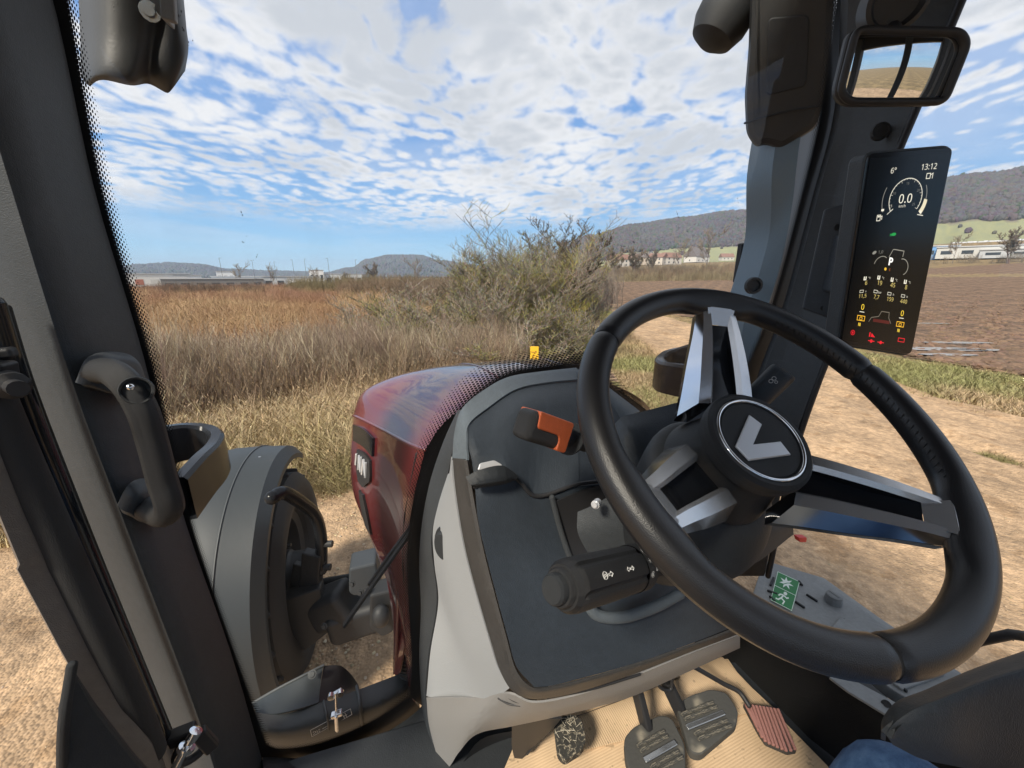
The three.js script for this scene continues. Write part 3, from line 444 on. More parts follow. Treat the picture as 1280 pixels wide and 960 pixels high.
    body.push(skin(grid([[Q(0.152, -0.0135, -0.0065), Q(0.152, 0.0135, -0.0065)], [Q(0.12, -0.016, -0.03), Q(0.12, 0.016, -0.03)], [Q(0.06, -0.02, -0.05), Q(0.06, 0.02, -0.05)]], 6, 6), 0, Q(0.1, 0, 0.5)));
    put('spoke', body, M.gloss, wheel); put('spoke_trim', bright, M.satinB, wheel); for (const bv of bev) put('spoke_bevel', bv, M.bevel, wheel);
  }
  const X = (r, z) => new THREE.Vector2(r, z);
  const lathe = (p, n = 48) => toCreasedNormals(new THREE.LatheGeometry(p.map(a => X(...a)), n).rotateX(Math.PI / 2), 0.5);
  put('hub', lathe([[0.0001, -0.03], [0.048, -0.03], [0.0505, -0.04], [0.053, -0.055], [0.060, -0.078], [0.066, -0.098], [0.06, -0.1], [0.0001, -0.1]]), M.hub, wheel);
  put('hub_cap', lathe([[0.0001, -0.0185], [0.0425, -0.0185], [0.0435, -0.0195], [0.0445, -0.0185]]), M.hub, wheel);
  put('cap_collar', lathe([[0.0485, -0.0185], [0.0492, -0.0172], [0.053, -0.0165], [0.0568, -0.020], [0.0578, -0.026], [0.0565, -0.036], [0.05, -0.042]]), M.hub, wheel);
  put('cap_ring', new THREE.TorusGeometry(0.0465, 0.0021, 12, 64).translate(0, 0, -0.0182), M.chrome, wheel);
  // chevron emblem
  const sh = new THREE.Shape();
  [[0.0028, 0.0275], [0.0111, 0.0145], [-0.015, -0.0061], [0.0202, -0.0069], [0.0219, -0.0228], [-0.0309, -0.0219], [-0.0367, -0.0052]].forEach(([x, y], i) => i ? sh.lineTo(x, y) : sh.moveTo(x, y));
  const em = new THREE.ExtrudeGeometry(sh, { depth: 0.0012, bevelEnabled: true, bevelThickness: 0.001, bevelSize: 0.001, bevelOffset: -0.001, bevelSegments: 1 }); em.translate(0, 0, -0.0182);
  put('emblem', em, M.satin, wheel, 'bright metal chevron emblem in the middle of the hub');
}

// ---- right front pillar
const pillarR = sub('cab_pillar', 'dark cab pillar at right that carries the monitor and the mirror');
{
  const e1 = [[1062, -40, -0.765], [1052, 130, -0.765], [1024, 240, -0.765], [981, 395, -0.765], [953, 470, -0.765], [936, 540, -0.765], [925, 640, -0.77], [922, 720, -0.78]].map(a => P(...a));
  const e2 = [[1085, -40, -0.735], [1070, 130, -0.735], [1046, 240, -0.735], [1000, 395, -0.735], [972, 470, -0.735], [948, 540, -0.735], [935, 640, -0.74], [930, 720, -0.75]].map(a => P(...a));
  const e3 = [[1215, -40, -0.60], [1143, 130, -0.62], [1098, 240, -0.63], [1050, 395, -0.64], [1018, 480, -0.65], [990, 560, -0.66], [970, 640, -0.67], [955, 720, -0.68]].map(a => P(...a));
  const e4 = e3.map(p => p.clone().add(V(0.02, 0, -0.012))), bk = e3.map(p => p.clone().add(V(0.05, 0, -0.09)));
  const e2a = e2.map((p, i) => p.clone().lerp(e1[i], 0.2)), e2b = e2.map((p, i) => p.clone().lerp(e3[i], 0.05));
  put('trim', toCreasedNormals(skin(grid([e1.map(p => p.clone().add(V(0.02, 0, -0.03))), e1, e2a, e2b, e3, e4, bk].map(toRoof), 40, 6, true, false)), 0.5), M.trim, pillarR);
  const s = P(1101, 164, -0.655), n = V(-0.45, 0, 0.9).normalize(); put('screw_cover', turned([[0.0001, 0.001], [0.012, 0.001], [0.013, 0.003], [0.016, 0.003], [0.017, -0.004]], s, s.clone().add(n), 24), M.trimDark, pillarR);
  const v0 = P(1120, 2, -0.56), n2 = V(-0.5, -0.25, 0.8).normalize(); put('air_vent', turned([[0.0001, 0.002], [0.030, 0.004], [0.036, 0.012], [0.042, 0.010], [0.044, -0.02]], v0, v0.clone().add(n2), 32), M.black, pillarR);
  // printed black edge of the right side window
  put('window_border', tube([[1219, -40, -0.595], [1148, 130, -0.615], [1103, 240, -0.625], [1055, 395, -0.637], [1022, 480, -0.648], [995, 560, -0.658], [960, 720, -0.68]].map(a => P(...a)), 0.007, 8, 30), M.black, pillarR);
}
// ---- instrument monitor
const monitor = sub('monitor');
{
  const tl = P(1083, 189, -0.448), tr = P(1192, 180, -0.417), br = P(1138, 446, -0.417), bl = P(1046, 432, -0.448);
  put('housing', plate([tl, tr, br, bl], 0.03, 0.004, 0.012), M.trim, monitor);
  const c = tl.clone().add(tr).add(br).add(bl).multiplyScalar(0.25), ex = V().subVectors(tr, tl).add(V().subVectors(br, bl)).multiplyScalar(0.5), ey = V().subVectors(tl, bl).add(V().subVectors(tr, br)).multiplyScalar(0.5), n = V().crossVectors(ex, ey).normalize();
  const sc = k => [tl, tr, br, bl].map(p => p.clone().sub(c).multiplyScalar(k).add(c));
  put('front_glass', plate(sc(0.975).map(p => p.addScaledVector(n, 0.0022)), 0.003, 0.0008, 0.010), M.gloss, monitor);
  // picture
  const cv = document.createElement('canvas'); cv.width = 512; cv.height = 1024; const q = cv.getContext('2d'); q.fillStyle = '#020304'; q.fillRect(0, 0, 512, 1024); q.lineWidth = 4;
  const txt = (s, x, y, h, col, w = '') => { q.fillStyle = col; q.font = `${w} ${h}px sans-serif`; q.textAlign = 'center'; q.fillText(s, x, y); };
  const wht = '#d9d2c0', ylw = '#c9b46a', red = '#d01326', dim = '#7d7a72';
  txt('6°', 165, 85, 40, wht); txt('13:12', 390, 80, 42, wht);
  q.strokeStyle = wht; q.strokeRect(385, 100, 24, 26); q.beginPath(); q.moveTo(409, 110); q.lineTo(424, 100); q.lineTo(424, 128); q.stroke();
  q.beginPath(); q.arc(275, 222, 105, 2.5, 6.9); q.stroke(); q.lineWidth = 2; for (let i = 0; i < 26; i++) { const t = 2.5 + i * 0.176, r1 = i % 5 ? 98 : 90; q.beginPath(); q.moveTo(275 + r1 * Math.cos(t), 222 + r1 * Math.sin(t)); q.lineTo(275 + 105 * Math.cos(t), 222 + 105 * Math.sin(t)); q.stroke(); } q.lineWidth = 4;
  txt('0.0', 275, 245, 66, wht); txt('km/h', 262, 268, 20, wht); txt('15', 272, 150, 18, dim); txt('10', 196, 196, 18, dim); txt('20', 350, 190, 18, dim); txt('5', 190, 262, 18, wht); txt('25', 335, 262, 18, dim);
  q.beginPath(); q.moveTo(170, 300); q.lineTo(205, 272); q.stroke(); q.strokeStyle = dim; q.beginPath(); q.arc(275, 222, 150, 2.7, 3.6); q.stroke(); q.beginPath(); q.arc(275, 222, 135, 5.8, 6.4); q.stroke();
  q.lineWidth = 22; q.strokeStyle = '#cfc3a4'; q.beginPath(); q.arc(275, 222, 135, 6.35, 6.9); q.stroke(); q.lineWidth = 4; q.strokeStyle = wht; q.fillStyle = wht;
  q.strokeRect(108, 300, 22, 30); q.beginPath(); q.moveTo(130, 310); q.lineTo(140, 306); q.lineTo(140, 326); q.stroke(); q.fillRect(112, 304, 14, 8); q.fillRect(128, 268, 18, 12); q.fillRect(372, 308, 40, 4); q.fillRect(384, 288, 14, 14);
  q.fillStyle = '#1c8a3c'; q.beginPath(); q.ellipse(240, 412, 16, 9, 0, 0, 7); q.fill(); q.fillRect(214, 408, 16, 5); q.fillRect(214, 417, 16, 3);
  txt('1,0', 172, 515, 26, dim); q.fillStyle = dim; q.beginPath(); q.ellipse(130, 507, 14, 9, -0.4, 0, 7); q.fill();
  q.strokeStyle = '#8f8a7e'; q.beginPath(); q.moveTo(235, 540); q.lineTo(255, 498); q.lineTo(330, 498); q.lineTo(328, 528); q.stroke(); q.beginPath(); q.arc(190, 580, 48, 3.3, 5.4); q.stroke(); q.beginPath(); q.arc(335, 580, 42, 4.4, 7.4); q.stroke();
  txt('P', 252, 582, 58, '#f2eee6', 'bold'); q.fillStyle = '#dcaf3a'; q.beginPath(); q.arc(225, 604, 8, 0, 7); q.fill(); txt('c', 255, 610, 22, '#c56a2a');
  ['6', '19', '45', '8'].forEach((s, i) => { const x = 72 + i * 94 + 36; txt(s, x, 692, 32, ylw); q.fillStyle = wht; q.fillRect(x - 22, 642, 7, 20); q.fillRect(x - 10, 642, 7, 20); q.fillRect(x - 22, 658, 19, 6); txt('°c', x + 18, 658, 18, wht); });
  ['11,5', '7,7', '159', '440'].forEach((s, i) => { const x = 68 + i * 98 + 30; txt(s, x, 768, 30, ylw); q.strokeStyle = wht; q.lineWidth = 3; q.strokeRect(x - 24, 722, 24, 14); txt(['v', 'bar', 'h', 'h'][i], x + 18, 736, 16, wht); });
  for (const x of [112, 398]) { txt('0', x, 838, 44, '#e8c53c'); q.fillStyle = wht; q.fillRect(x - 17, 848, 34, 4); q.strokeStyle = '#e0a92c'; q.lineWidth = 4; q.strokeRect(x - 26, 872, 52, 26); q.beginPath(); q.arc(x, 887, 9, 0, 7); q.stroke(); txt('N', x - 4, 930, 26, '#e8c53c', 'bold'); }
  q.strokeStyle = '#6e665a'; q.beginPath(); q.moveTo(170, 898); q.lineTo(185, 872); q.lineTo(235, 860); q.lineTo(250, 830); q.lineTo(305, 830); q.lineTo(308, 860); q.lineTo(330, 890); q.stroke(); q.fillStyle = '#4a1716'; q.fillRect(200, 876, 120, 18);
  q.strokeStyle = red; q.fillStyle = red; q.beginPath(); q.arc(70, 972, 13, 0, 7); q.stroke(); q.fillRect(65, 966, 10, 12); q.strokeRect(405, 962, 44, 20); q.fillRect(190, 955, 8, 26); q.beginPath(); q.moveTo(202, 980); q.lineTo(236, 980); q.lineTo(206, 958); q.fill(); for (const x of [212, 282]) { q.beginPath(); q.arc(x, 1004, 10, 0, 7); q.fill(); q.fillRect(x - 24, 1001, 48, 5); }
  const tx = new THREE.CanvasTexture(cv); tx.colorSpace = THREE.SRGBColorSpace; tx.magFilter = THREE.LinearFilter;
  const w = ex.length() * 0.92, h = ey.length() * 0.93, pg = new THREE.PlaneGeometry(w, h); pg.applyMatrix4(new THREE.Matrix4().makeBasis(ex.clone().normalize(), ey.clone().addScaledVector(ex, -ey.dot(ex) / ex.lengthSq()).normalize(), n).setPosition(c.clone().addScaledVector(n, 0.0028)));
  // shear the sheet to the housing's outline
  { const p = pg.attributes.position, t = [0.95, 0.95]; [tl, tr, bl, br].forEach((v, i) => { const o = v.clone().sub(c).multiplyScalar(0.93).add(c).addScaledVector(n, 0.0028); p.setXYZ(i, o.x, o.y, o.z); }); pg.computeVertexNormals(); }
  put('screen', pg, phy([0.004, 0.004, 0.005], 0.15, { emissive: new THREE.Color(1, 1, 1), emissiveMap: tx, emissiveIntensity: 0.75 }), monitor);
  put('bracket', [plate(L3([1030, 262, -0.53], [1062, 252, -0.50], [1036, 398, -0.50], [1002, 386, -0.53]), 0.05, 0.003, 0.004), bar(P(1056, 330, -0.5), P(1075, 330, -0.455), 0.05, 0.09, 0.006)], M.dash, monitor);
  for (const [x, y] of [[1046, 284], [1029, 385]]) put('screw_hole', turned([[0.0001, 0.001], [0.0045, 0.001], [0.005, 0]], P(x, y, -0.508), P(x, y, -0.508).add(V(-0.3, 0, 0.9)), 14), M.black, monitor);
}
// ---- inside mirror
const mir = sub('rear_view_mirror');
{
  const q = [[1066, 33, -0.50], [1204, 36, -0.445], [1213, 52, -0.443], [1182, 130, -0.452], [1064, 131, -0.50], [1046, 118, -0.506]].map(a => P(...a));
  // bring the outline into one plane
  const o = P(1130, 82, -0.475), n = V(-0.04, 0.0, 1).normalize().sub(V().subVectors(o, CAM).normalize()).normalize(); const flat = ([x, y]) => { const d = ray(x, y), t = V().subVectors(o, CAM).dot(n) / d.dot(n); return CAM.clone().addScaledVector(d, t); };
  const out = [[1066, 33], [1204, 36], [1214, 54], [1184, 130], [1060, 131], [1046, 116]].map(flat), inn = [[1075, 42], [1194, 44], [1203, 57], [1176, 124], [1063, 123], [1055, 112]].map(flat);
  const mid = out.map((p, i) => p.clone().lerp(inn[i], 0.5)), loop = []; mid.forEach((p, i) => { const a = mid[(i + 5) % 6], b = mid[(i + 1) % 6], r = 0.010; for (let k = 0; k <= 6; k++) { const t = k / 6, p1 = p.clone().lerp(a, Math.min(0.45, r / p.distanceTo(a))), p2 = p.clone().lerp(b, Math.min(0.45, r / p.distanceTo(b))); loop.push(p1.clone().lerp(p, t).lerp(p.clone().lerp(p2, t), t)); } });
  put('mirror_frame', [new THREE.TubeGeometry(new THREE.CatmullRomCurve3(loop, true, 'centripetal'), 200, 0.0052, 10, true), plate(out.map(p => p.clone().addScaledVector(n, -0.008)), 0.016, 0.004, 0.014)], M.black, mir);
  const mc0 = V(); mid.forEach(p => mc0.add(p)); mc0.multiplyScalar(1 / 6); const edge = loop.filter((_, i) => i % 2 === 0), ringsM = []; for (let k = 0; k <= 10; k++) ringsM.push([...edge, edge[0]].map(p => { const q = mc0.clone().lerp(p, Math.max(0.001, k / 10)), r2 = q.distanceToSquared(mc0); return q.addScaledVector(n, 0.004 - r2 / 0.62); }));
  const mg = skin(grid(ringsM, 60, 10, false, false)), mp = mg.attributes.position, mn = mg.attributes.normal; for (let i = 0; i < mp.count; i++) { const q = V(mp.getX(i), mp.getY(i), mp.getZ(i)).sub(mc0); q.addScaledVector(n, -q.dot(n)).multiplyScalar(2 / 0.62).add(n).normalize(); mn.setXYZ(i, q.x, q.y, q.z); }
  put('mirror_glass', mg, M.mirror, mir);
  put('arm', tube([o.clone().addScaledVector(n, -0.03), o.clone().addScaledVector(n, -0.08).add(V(0.03, 0.06, 0)), P(1105, 20, -0.62)], 0.012, 10, 16), M.black, mir);
}
// ---- roof, rear and right side of the cab
const shell = sub('cab_frame');
{
  put('roof', [box(-0.02, 3.44, 0.13, 1.78, 0.10, 1.90, 0.03)], M.trim, shell);
  put('roof_edge', [bar(V(-0.84, 3.37, -0.78), V(0.80, 3.37, -0.78), 0.10, 0.12, 0.02), bar(V(-0.88, 3.37, -0.7), V(-0.88, 3.37, 1.05), 0.07, 0.12, 0.02), bar(V(0.84, 3.37, -0.7), V(0.84, 3.37, 1.05), 0.07, 0.12, 0.02), bar(V(-0.84, 3.3, 1.02), V(0.80, 3.3, 1.02), 0.10, 0.24, 0.02)], M.black, shell);
  for (const [x, z, y0] of [[-0.84, 1.0, 1.5], [0.80, 1.0, 1.5], [-0.42, 1.0, 2.2], [0.30, 1.0, 2.2], [0.80, 0.62, 1.5], [-0.86, 0.66, 1.5]]) put('rear_pillar', bar(V(x, y0, z), V(x, 3.36, z), 0.10, 0.13, 0.02, V(0, 0, 1)), M.trim, shell);
  put('rear_wall', box(-0.02, 1.9, 1.03, 1.6, 0.8, 0.05, 0.01), M.trimDark, shell);
  put('rear_pane', skin(grid([[V(-0.8, 2.28, 1.04), V(0.76, 2.28, 1.04)], [V(-0.8, 3.2, 1.04), V(0.76, 3.2, 1.04)]], 1, 1)), M.glass, shell);
  put('roof_lamp', turned([[0, 0], [0.035, 0], [0.035, 0.012], [0.02, 0.016], [0, 0.016]], V(0.28, 3.39, 0.5), V(0.28, 3.0, 0.5), 20), M.redPaint, shell);
  put('floor', box(0, 1.475, 0.12, 1.7, 0.04, 1.8, 0.005), M.trimDark, shell);
  put('left_wall', box(-0.86, 1.4, 0.85, 0.05, 0.5, 0.4, 0.01), M.trimDark, shell);
  put('right_pane', skin(grid([[V(0.83, 1.70, -0.72), V(0.85, 1.70, 1.0)], [V(0.83, 3.34, -0.72), V(0.85, 3.34, 1.0)]], 2, 2)), M.glass, shell);
}
// ---- right-hand sill with the escape sign
const sill = sub('side_sill');
{
  const Y = 1.70, S = (x, y, yy = Y) => onY(x, y, yy);
  put('sill_top', [plate([S(955, 700), S(1030, 722), S(1100, 772), S(1215, 850), S(1290, 905), S(1240, 980), S(1165, 893), S(1110, 858), S(1040, 800), S(935, 760)], 0.03, 0.003, 0.006)], M.sill, sill);
  put('sill_panel', [plate([S(1088, 776, Y + 0.006), S(1132, 795, Y + 0.006), S(1182, 842, Y + 0.006), S(1128, 862, Y + 0.006), S(1035, 790, Y + 0.006), S(1048, 772, Y + 0.006)], 0.012, 0.003, 0.006)], M.sill, sill);
  put('mounting_bracket', [plate([S(1036, 846, Y + 0.012), S(1060, 846, Y + 0.012), S(1128, 882, Y + 0.012), S(1116, 898, Y + 0.012), S(1060, 864, Y + 0.012)], 0.006, 0.0015, 0.003)], M.sill, sill);
  put('bolt', [turned([[0, 0.006], [0.005, 0.006], [0.005, 0.003], [0.009, 0.003], [0.009, 0]], S(1108, 881, Y + 0.012), S(1108, 881, Y + 0.6), 16)], M.black, sill);
  const kc = S(1041, 752, Y); put('turn_knob', [turned([[0.0001, 0.026], [0.016, 0.026], [0.019, 0.024], [0.0205, 0.012], [0.0215, 0.008], [0.0215, 0]], kc, kc.clone().add(V(0, 1, 0)), 32), box(kc.x, kc.y + 0.026, kc.z, 0.009, 0.004, 0.028, 0.002)], M.sill, sill);
  // small raised ribs, each its own
  for (const [x0, y0, x1, y1] of [[967, 722, 963, 732], [959, 738, 972, 743], [994, 752, 1006, 760], [1008, 743, 1022, 752], [962, 745, 969, 752], [998, 726, 1003, 732], [1054, 774, 1064, 781], [1126, 858, 1134, 865]]) put('rib', bar(S(x0, y0, Y + 0.002), S(x1, y1, Y + 0.002), 0.006, 0.007, 0.002), M.trimDark, sill);
  // escape sign
  const cv = document.createElement('canvas'); cv.width = 160; cv.height = 256; const c = cv.getContext('2d'); c.fillStyle = '#0d7a3c'; c.fillRect(0, 0, 160, 256); c.strokeStyle = '#e9f2ea'; c.lineWidth = 4; c.strokeRect(3, 3, 154, 250); c.fillStyle = '#e9f2ea'; c.fillRect(3, 126, 154, 4);
  c.beginPath(); for (let i = 0; i < 14; i++) { const r = i % 2 ? 22 : 52, t = i / 14 * 6.283; c.lineTo(78 + r * Math.cos(t), 64 + r * Math.sin(t)); } c.closePath(); c.fill(); c.strokeStyle = '#0d7a3c'; c.lineWidth = 5; c.beginPath(); c.moveTo(50, 100); c.lineTo(84, 62); c.lineTo(120, 40); c.stroke();
  c.strokeStyle = '#e9f2ea'; c.lineWidth = 11; c.beginPath(); c.arc(92, 152, 8, 0, 7); c.fill(); c.moveTo(84, 170); c.lineTo(70, 200); c.lineTo(96, 214); c.lineTo(88, 242); c.moveTo(70, 200); c.lineTo(52, 222); c.lineTo(32, 222); c.moveTo(84, 172); c.lineTo(108, 182); c.lineTo(120, 172); c.moveTo(82, 170); c.lineTo(58, 176); c.lineTo(48, 192); c.stroke();
  const tx = new THREE.CanvasTexture(cv); tx.colorSpace = THREE.SRGBColorSpace; tx.magFilter = THREE.LinearFilter;
  const k = [[972, 714], [1000, 727], [990, 764], [963, 750]].map(([x, y]) => S(x, y, Y + 0.0035)), g = new THREE.BufferGeometry(); g.setAttribute('position', new THREE.Float32BufferAttribute(k.flatMap(p => p.toArray()), 3)); g.setAttribute('uv', new THREE.Float32BufferAttribute([0, 1, 1, 1, 1, 0, 0, 0], 2)); g.setIndex([0, 2, 1, 0, 3, 2]); g.computeVertexNormals();
  put('escape_sign', g, new THREE.MeshStandardMaterial({ map: tx, roughness: 0.5, side: THREE.DoubleSide }), sill, 'green emergency exit sticker with running figure and broken pane');
  // carpeted wall below
  const a = [S(880, 760, 1.69), S(935, 762, 1.69), S(1036, 848, 1.69), S(1118, 902, 1.69), S(1240, 985, 1.69)], b = a.map(p => V(p.x - 0.01, 1.5, p.z));
  put('carpet_wall', skin(grid([a, b], 20, 4, false), 0.01), mat([0.010, 0.010, 0.011], 0.95, { bumpMap: T.leather, bumpScale: 0.003 }), sill);
}
// ---- pedals
{
  const pedal = (name, px, w, h, lab, kind) => {
    const p = sub(name, lab); return p; };
  const padMat = mat([0.045, 0.043, 0.04], 0.8, { bumpMap: T.dust, bumpScale: 0.004, map: tex(256, (u, v) => { const k = tfbm(u, v, 12, 4), m = sst(0.5, 0.62, k); return [lerp(0.27, 0.58, m), lerp(0.27, 0.55, m), lerp(0.26, 0.49, m)]; }) }); padMat.color.setRGB(1, 1, 1);
  const Y = 1.60, S = (x, y, yy = Y) => onY(x, y, yy);
  const brake = (outl, strip, arm) => {
    const g = sub('brake_pedal'); const pts = outl.map(([x, y]) => S(x, y)); put('pad', plate(pts, 0.022, 0.003, 0.012), padMat, g);
    const c = V(); pts.forEach(p => c.add(p)); c.multiplyScalar(1 / pts.length);
    // raised tread ribs and the metal strip
    const [s0, s1] = strip.map(([x, y]) => S(x, y, Y + 0.004)); put('metal_strip', bar(s0, s1, 0.012, 0.006, 0.002), M.steel, g);
    const d = V().subVectors(s1, s0), nrm = V(-d.z, 0, d.x).normalize(); for (const k of [-0.030, -0.018, 0.018, 0.031]) put('tread', bar(s0.clone().addScaledVector(nrm, k).lerp(c, 0.12).setY(Y + 0.003), s1.clone().addScaledVector(nrm, k).lerp(c, 0.12).setY(Y + 0.003), 0.007, 0.006, 0.002), padMat, g);
    put('arm', bar(P(...arm[0]), P(...arm[1]), 0.018, 0.03, 0.006), M.black, g); return g; };
  brake([[780, 922], [792, 908], [826, 893], [840, 897], [856, 930], [858, 985], [800, 995], [782, 950]], [[805, 951], [845, 928]], [[812, 925, -0.54], [792, 846, -0.60]]);
  brake([[845, 880], [862, 869], [888, 861], [908, 865], [923, 888], [921, 906], [876, 944], [862, 940]], [[858, 910], [905, 891]], [[858, 905, -0.55], [826, 838, -0.60]]);
  const cl = sub('clutch_pedal', 'small octagonal pedal pad caked with dry mud and straw');
  const cp = [[692, 903], [702, 895], [716, 892], [728, 899], [733, 925], [727, 937], [706, 950], [697, 942]].map(([x, y]) => S(x, y, 1.6)); const cm = mat([1, 1, 1], 0.85, { bumpMap: T.dust, bumpScale: 0.006, map: tex(256, (u, v) => { const k = Math.abs(tfbm(u + 0.1, v, 7, 5) - 0.5), m = 1 - sst(0.0, 0.05, k); const b = tfbm(u, v, 20, 3); return [lerp(0.16 + 0.1 * b, 0.62, m), lerp(0.155 + 0.1 * b, 0.58, m), lerp(0.15 + 0.08 * b, 0.5, m)]; }) }); cm.map.repeat.set(14, 14);
  put('pad', plate(cp, 0.02, 0.003, 0.008), cm, cl); const rr = rng(3), straw = []; for (let i = 0; i < 26; i++) { const c = cp[0].clone().lerp(cp[4], 0.5), a = rr() * 6.28, r = rr() * 0.03, l = 0.006 + rr() * 0.012, b = rr() * 6.28, p = c.clone().add(V(r * Math.cos(a), 0.002, r * Math.sin(a) * 1.2)); straw.push(tube([p, p.clone().add(V(l * Math.cos(b), 0.001, l * Math.sin(b)))], 0.0007, 4, 1, false)); } put('straw_bits', straw, mat([0.42, 0.38, 0.30], 0.9), cl).userData.kind = 'stuff';
  put('arm', skin(grid([L3([640, 908, -0.60], [672, 900, -0.58], [702, 898, -0.575]), L3([640, 935, -0.62], [665, 925, -0.60], [690, 912, -0.59]), L3([648, 965, -0.63], [652, 950, -0.62], [660, 940, -0.61])], 10, 8), 0.004), M.black, cl);
  const ac = sub('accelerator_pedal', 'ribbed flat pedal worn reddish on a bent rod');
  const am = mat([0.42, 0.20, 0.17], 0.7, { bumpMap: T.dust, bumpScale: 0.002 }), aP = [[929, 879], [962, 882], [974, 886], [996, 938], [985, 940], [957, 928], [948, 915]].map(([x, y]) => S(x, y, 1.56));
  put('pad', plate(aP, 0.012, 0.002, 0.003), M.strip, ac);
  for (let i = 0; i < 10; i++) { const t = i / 9, a = S(lerp(932, 972, t), lerp(880, 886, t), 1.5625), tb = [[949, 914], [953, 922], [957, 927], [962, 930], [967, 932], [972, 934.5], [978, 937], [983, 939], [989, 939], [994, 937]][i], b = S(...tb, 1.5625); put('rib', bar(a, b, 0.0062, 0.006, 0.0015), am, ac); }
  put('rod', tube([[846, 822, -0.62], [872, 836, -0.60], [905, 855, -0.58], [925, 866, -0.56], [936, 882, -0.535]].map(a => P(...a)), 0.0058, 8, 24), M.black, ac);
  put('pedal_mount', [bar(P(780, 850, -0.60), P(850, 822, -0.60), 0.03, 0.03), bar(P(818, 836, -0.58), P(836, 850, -0.58), 0.016, 0.02), tube(L3([822, 842, -0.57], [824, 858, -0.565], [838, 862, -0.565], [840, 846, -0.57]), 0.004, 8, 20), turned([[0, 0], [0.008, 0], [0.008, 0.03], [0, 0.03]], P(842, 828, -0.57), P(856, 818, -0.57), 12)], M.black, tractor);
  put('pedal_housing', skin(grid([L3([575, 960, -0.66], [600, 925, -0.66], [650, 912, -0.66], [720, 895, -0.66], [850, 845, -0.66]), L3([575, 990, -0.70], [620, 960, -0.72], [660, 935, -0.74], [720, 915, -0.76], [850, 865, -0.78])], 20, 4)), M.black, tractor);
}
// ---- armrest of the seat
{
  const arm = sub('armrest'); const A = (x, y, h = 2.1) => onY(x, y, h);
  const c = A(1230, 905, 2.05), rows = []; 
  const prof = [[0, -0.002], [0.012, 0.03], [0.03, 0.052], [0.07, 0.064], [0.16, 0.070], [0.30, 0.072], [0.42, 0.07]];
  const o = onY(1112, 905, 2.06), e = onY(1300, 790, 2.12);
  // rounded console: cross sections along its length towards the rear
  const dirA = V(0.55, 0.0, 0.84).normalize();
  const sec = [];
  const st = [[1118, 900, 2.00, 0.0], [1112, 880, 2.03, 0.02]];
  const lowL = L3([1104, 914, -0.175], [1106, 900, -0.177], [1120, 880, -0.18], [1160, 862, -0.18], [1215, 838, -0.175], [1300, 808, -0.165]);
  const r2 = L3([1107, 918, -0.167], [1118, 904, -0.168], [1142, 888, -0.165], [1180, 874, -0.16], [1235, 853, -0.155], [1310, 832, -0.145]);
  const r3 = L3([1110, 922, -0.167], [1120, 919, -0.165], [1145, 925, -0.158], [1185, 926, -0.15], [1230, 922, -0.145], [1310, 915, -0.13]);
  const r4 = L3([1116, 931, -0.172], [1124, 935, -0.172], [1150, 948, -0.165], [1190, 957, -0.158], [1235, 966, -0.152], [1310, 980, -0.138]);
  const bk = lowL.map(p => p.clone().sub(CAM).multiplyScalar(1.14).add(CAM).add(V(0, -0.012, 0)));
  put('cover', skin(grid([bk, lowL, lowL.map((p, i) => p.clone().lerp(r2[i], 0.45).add(V(-0.002, 0.004, 0.004))), r2, r3, r4], 40, 24, true, true), 0.004), M.trim, arm);
}
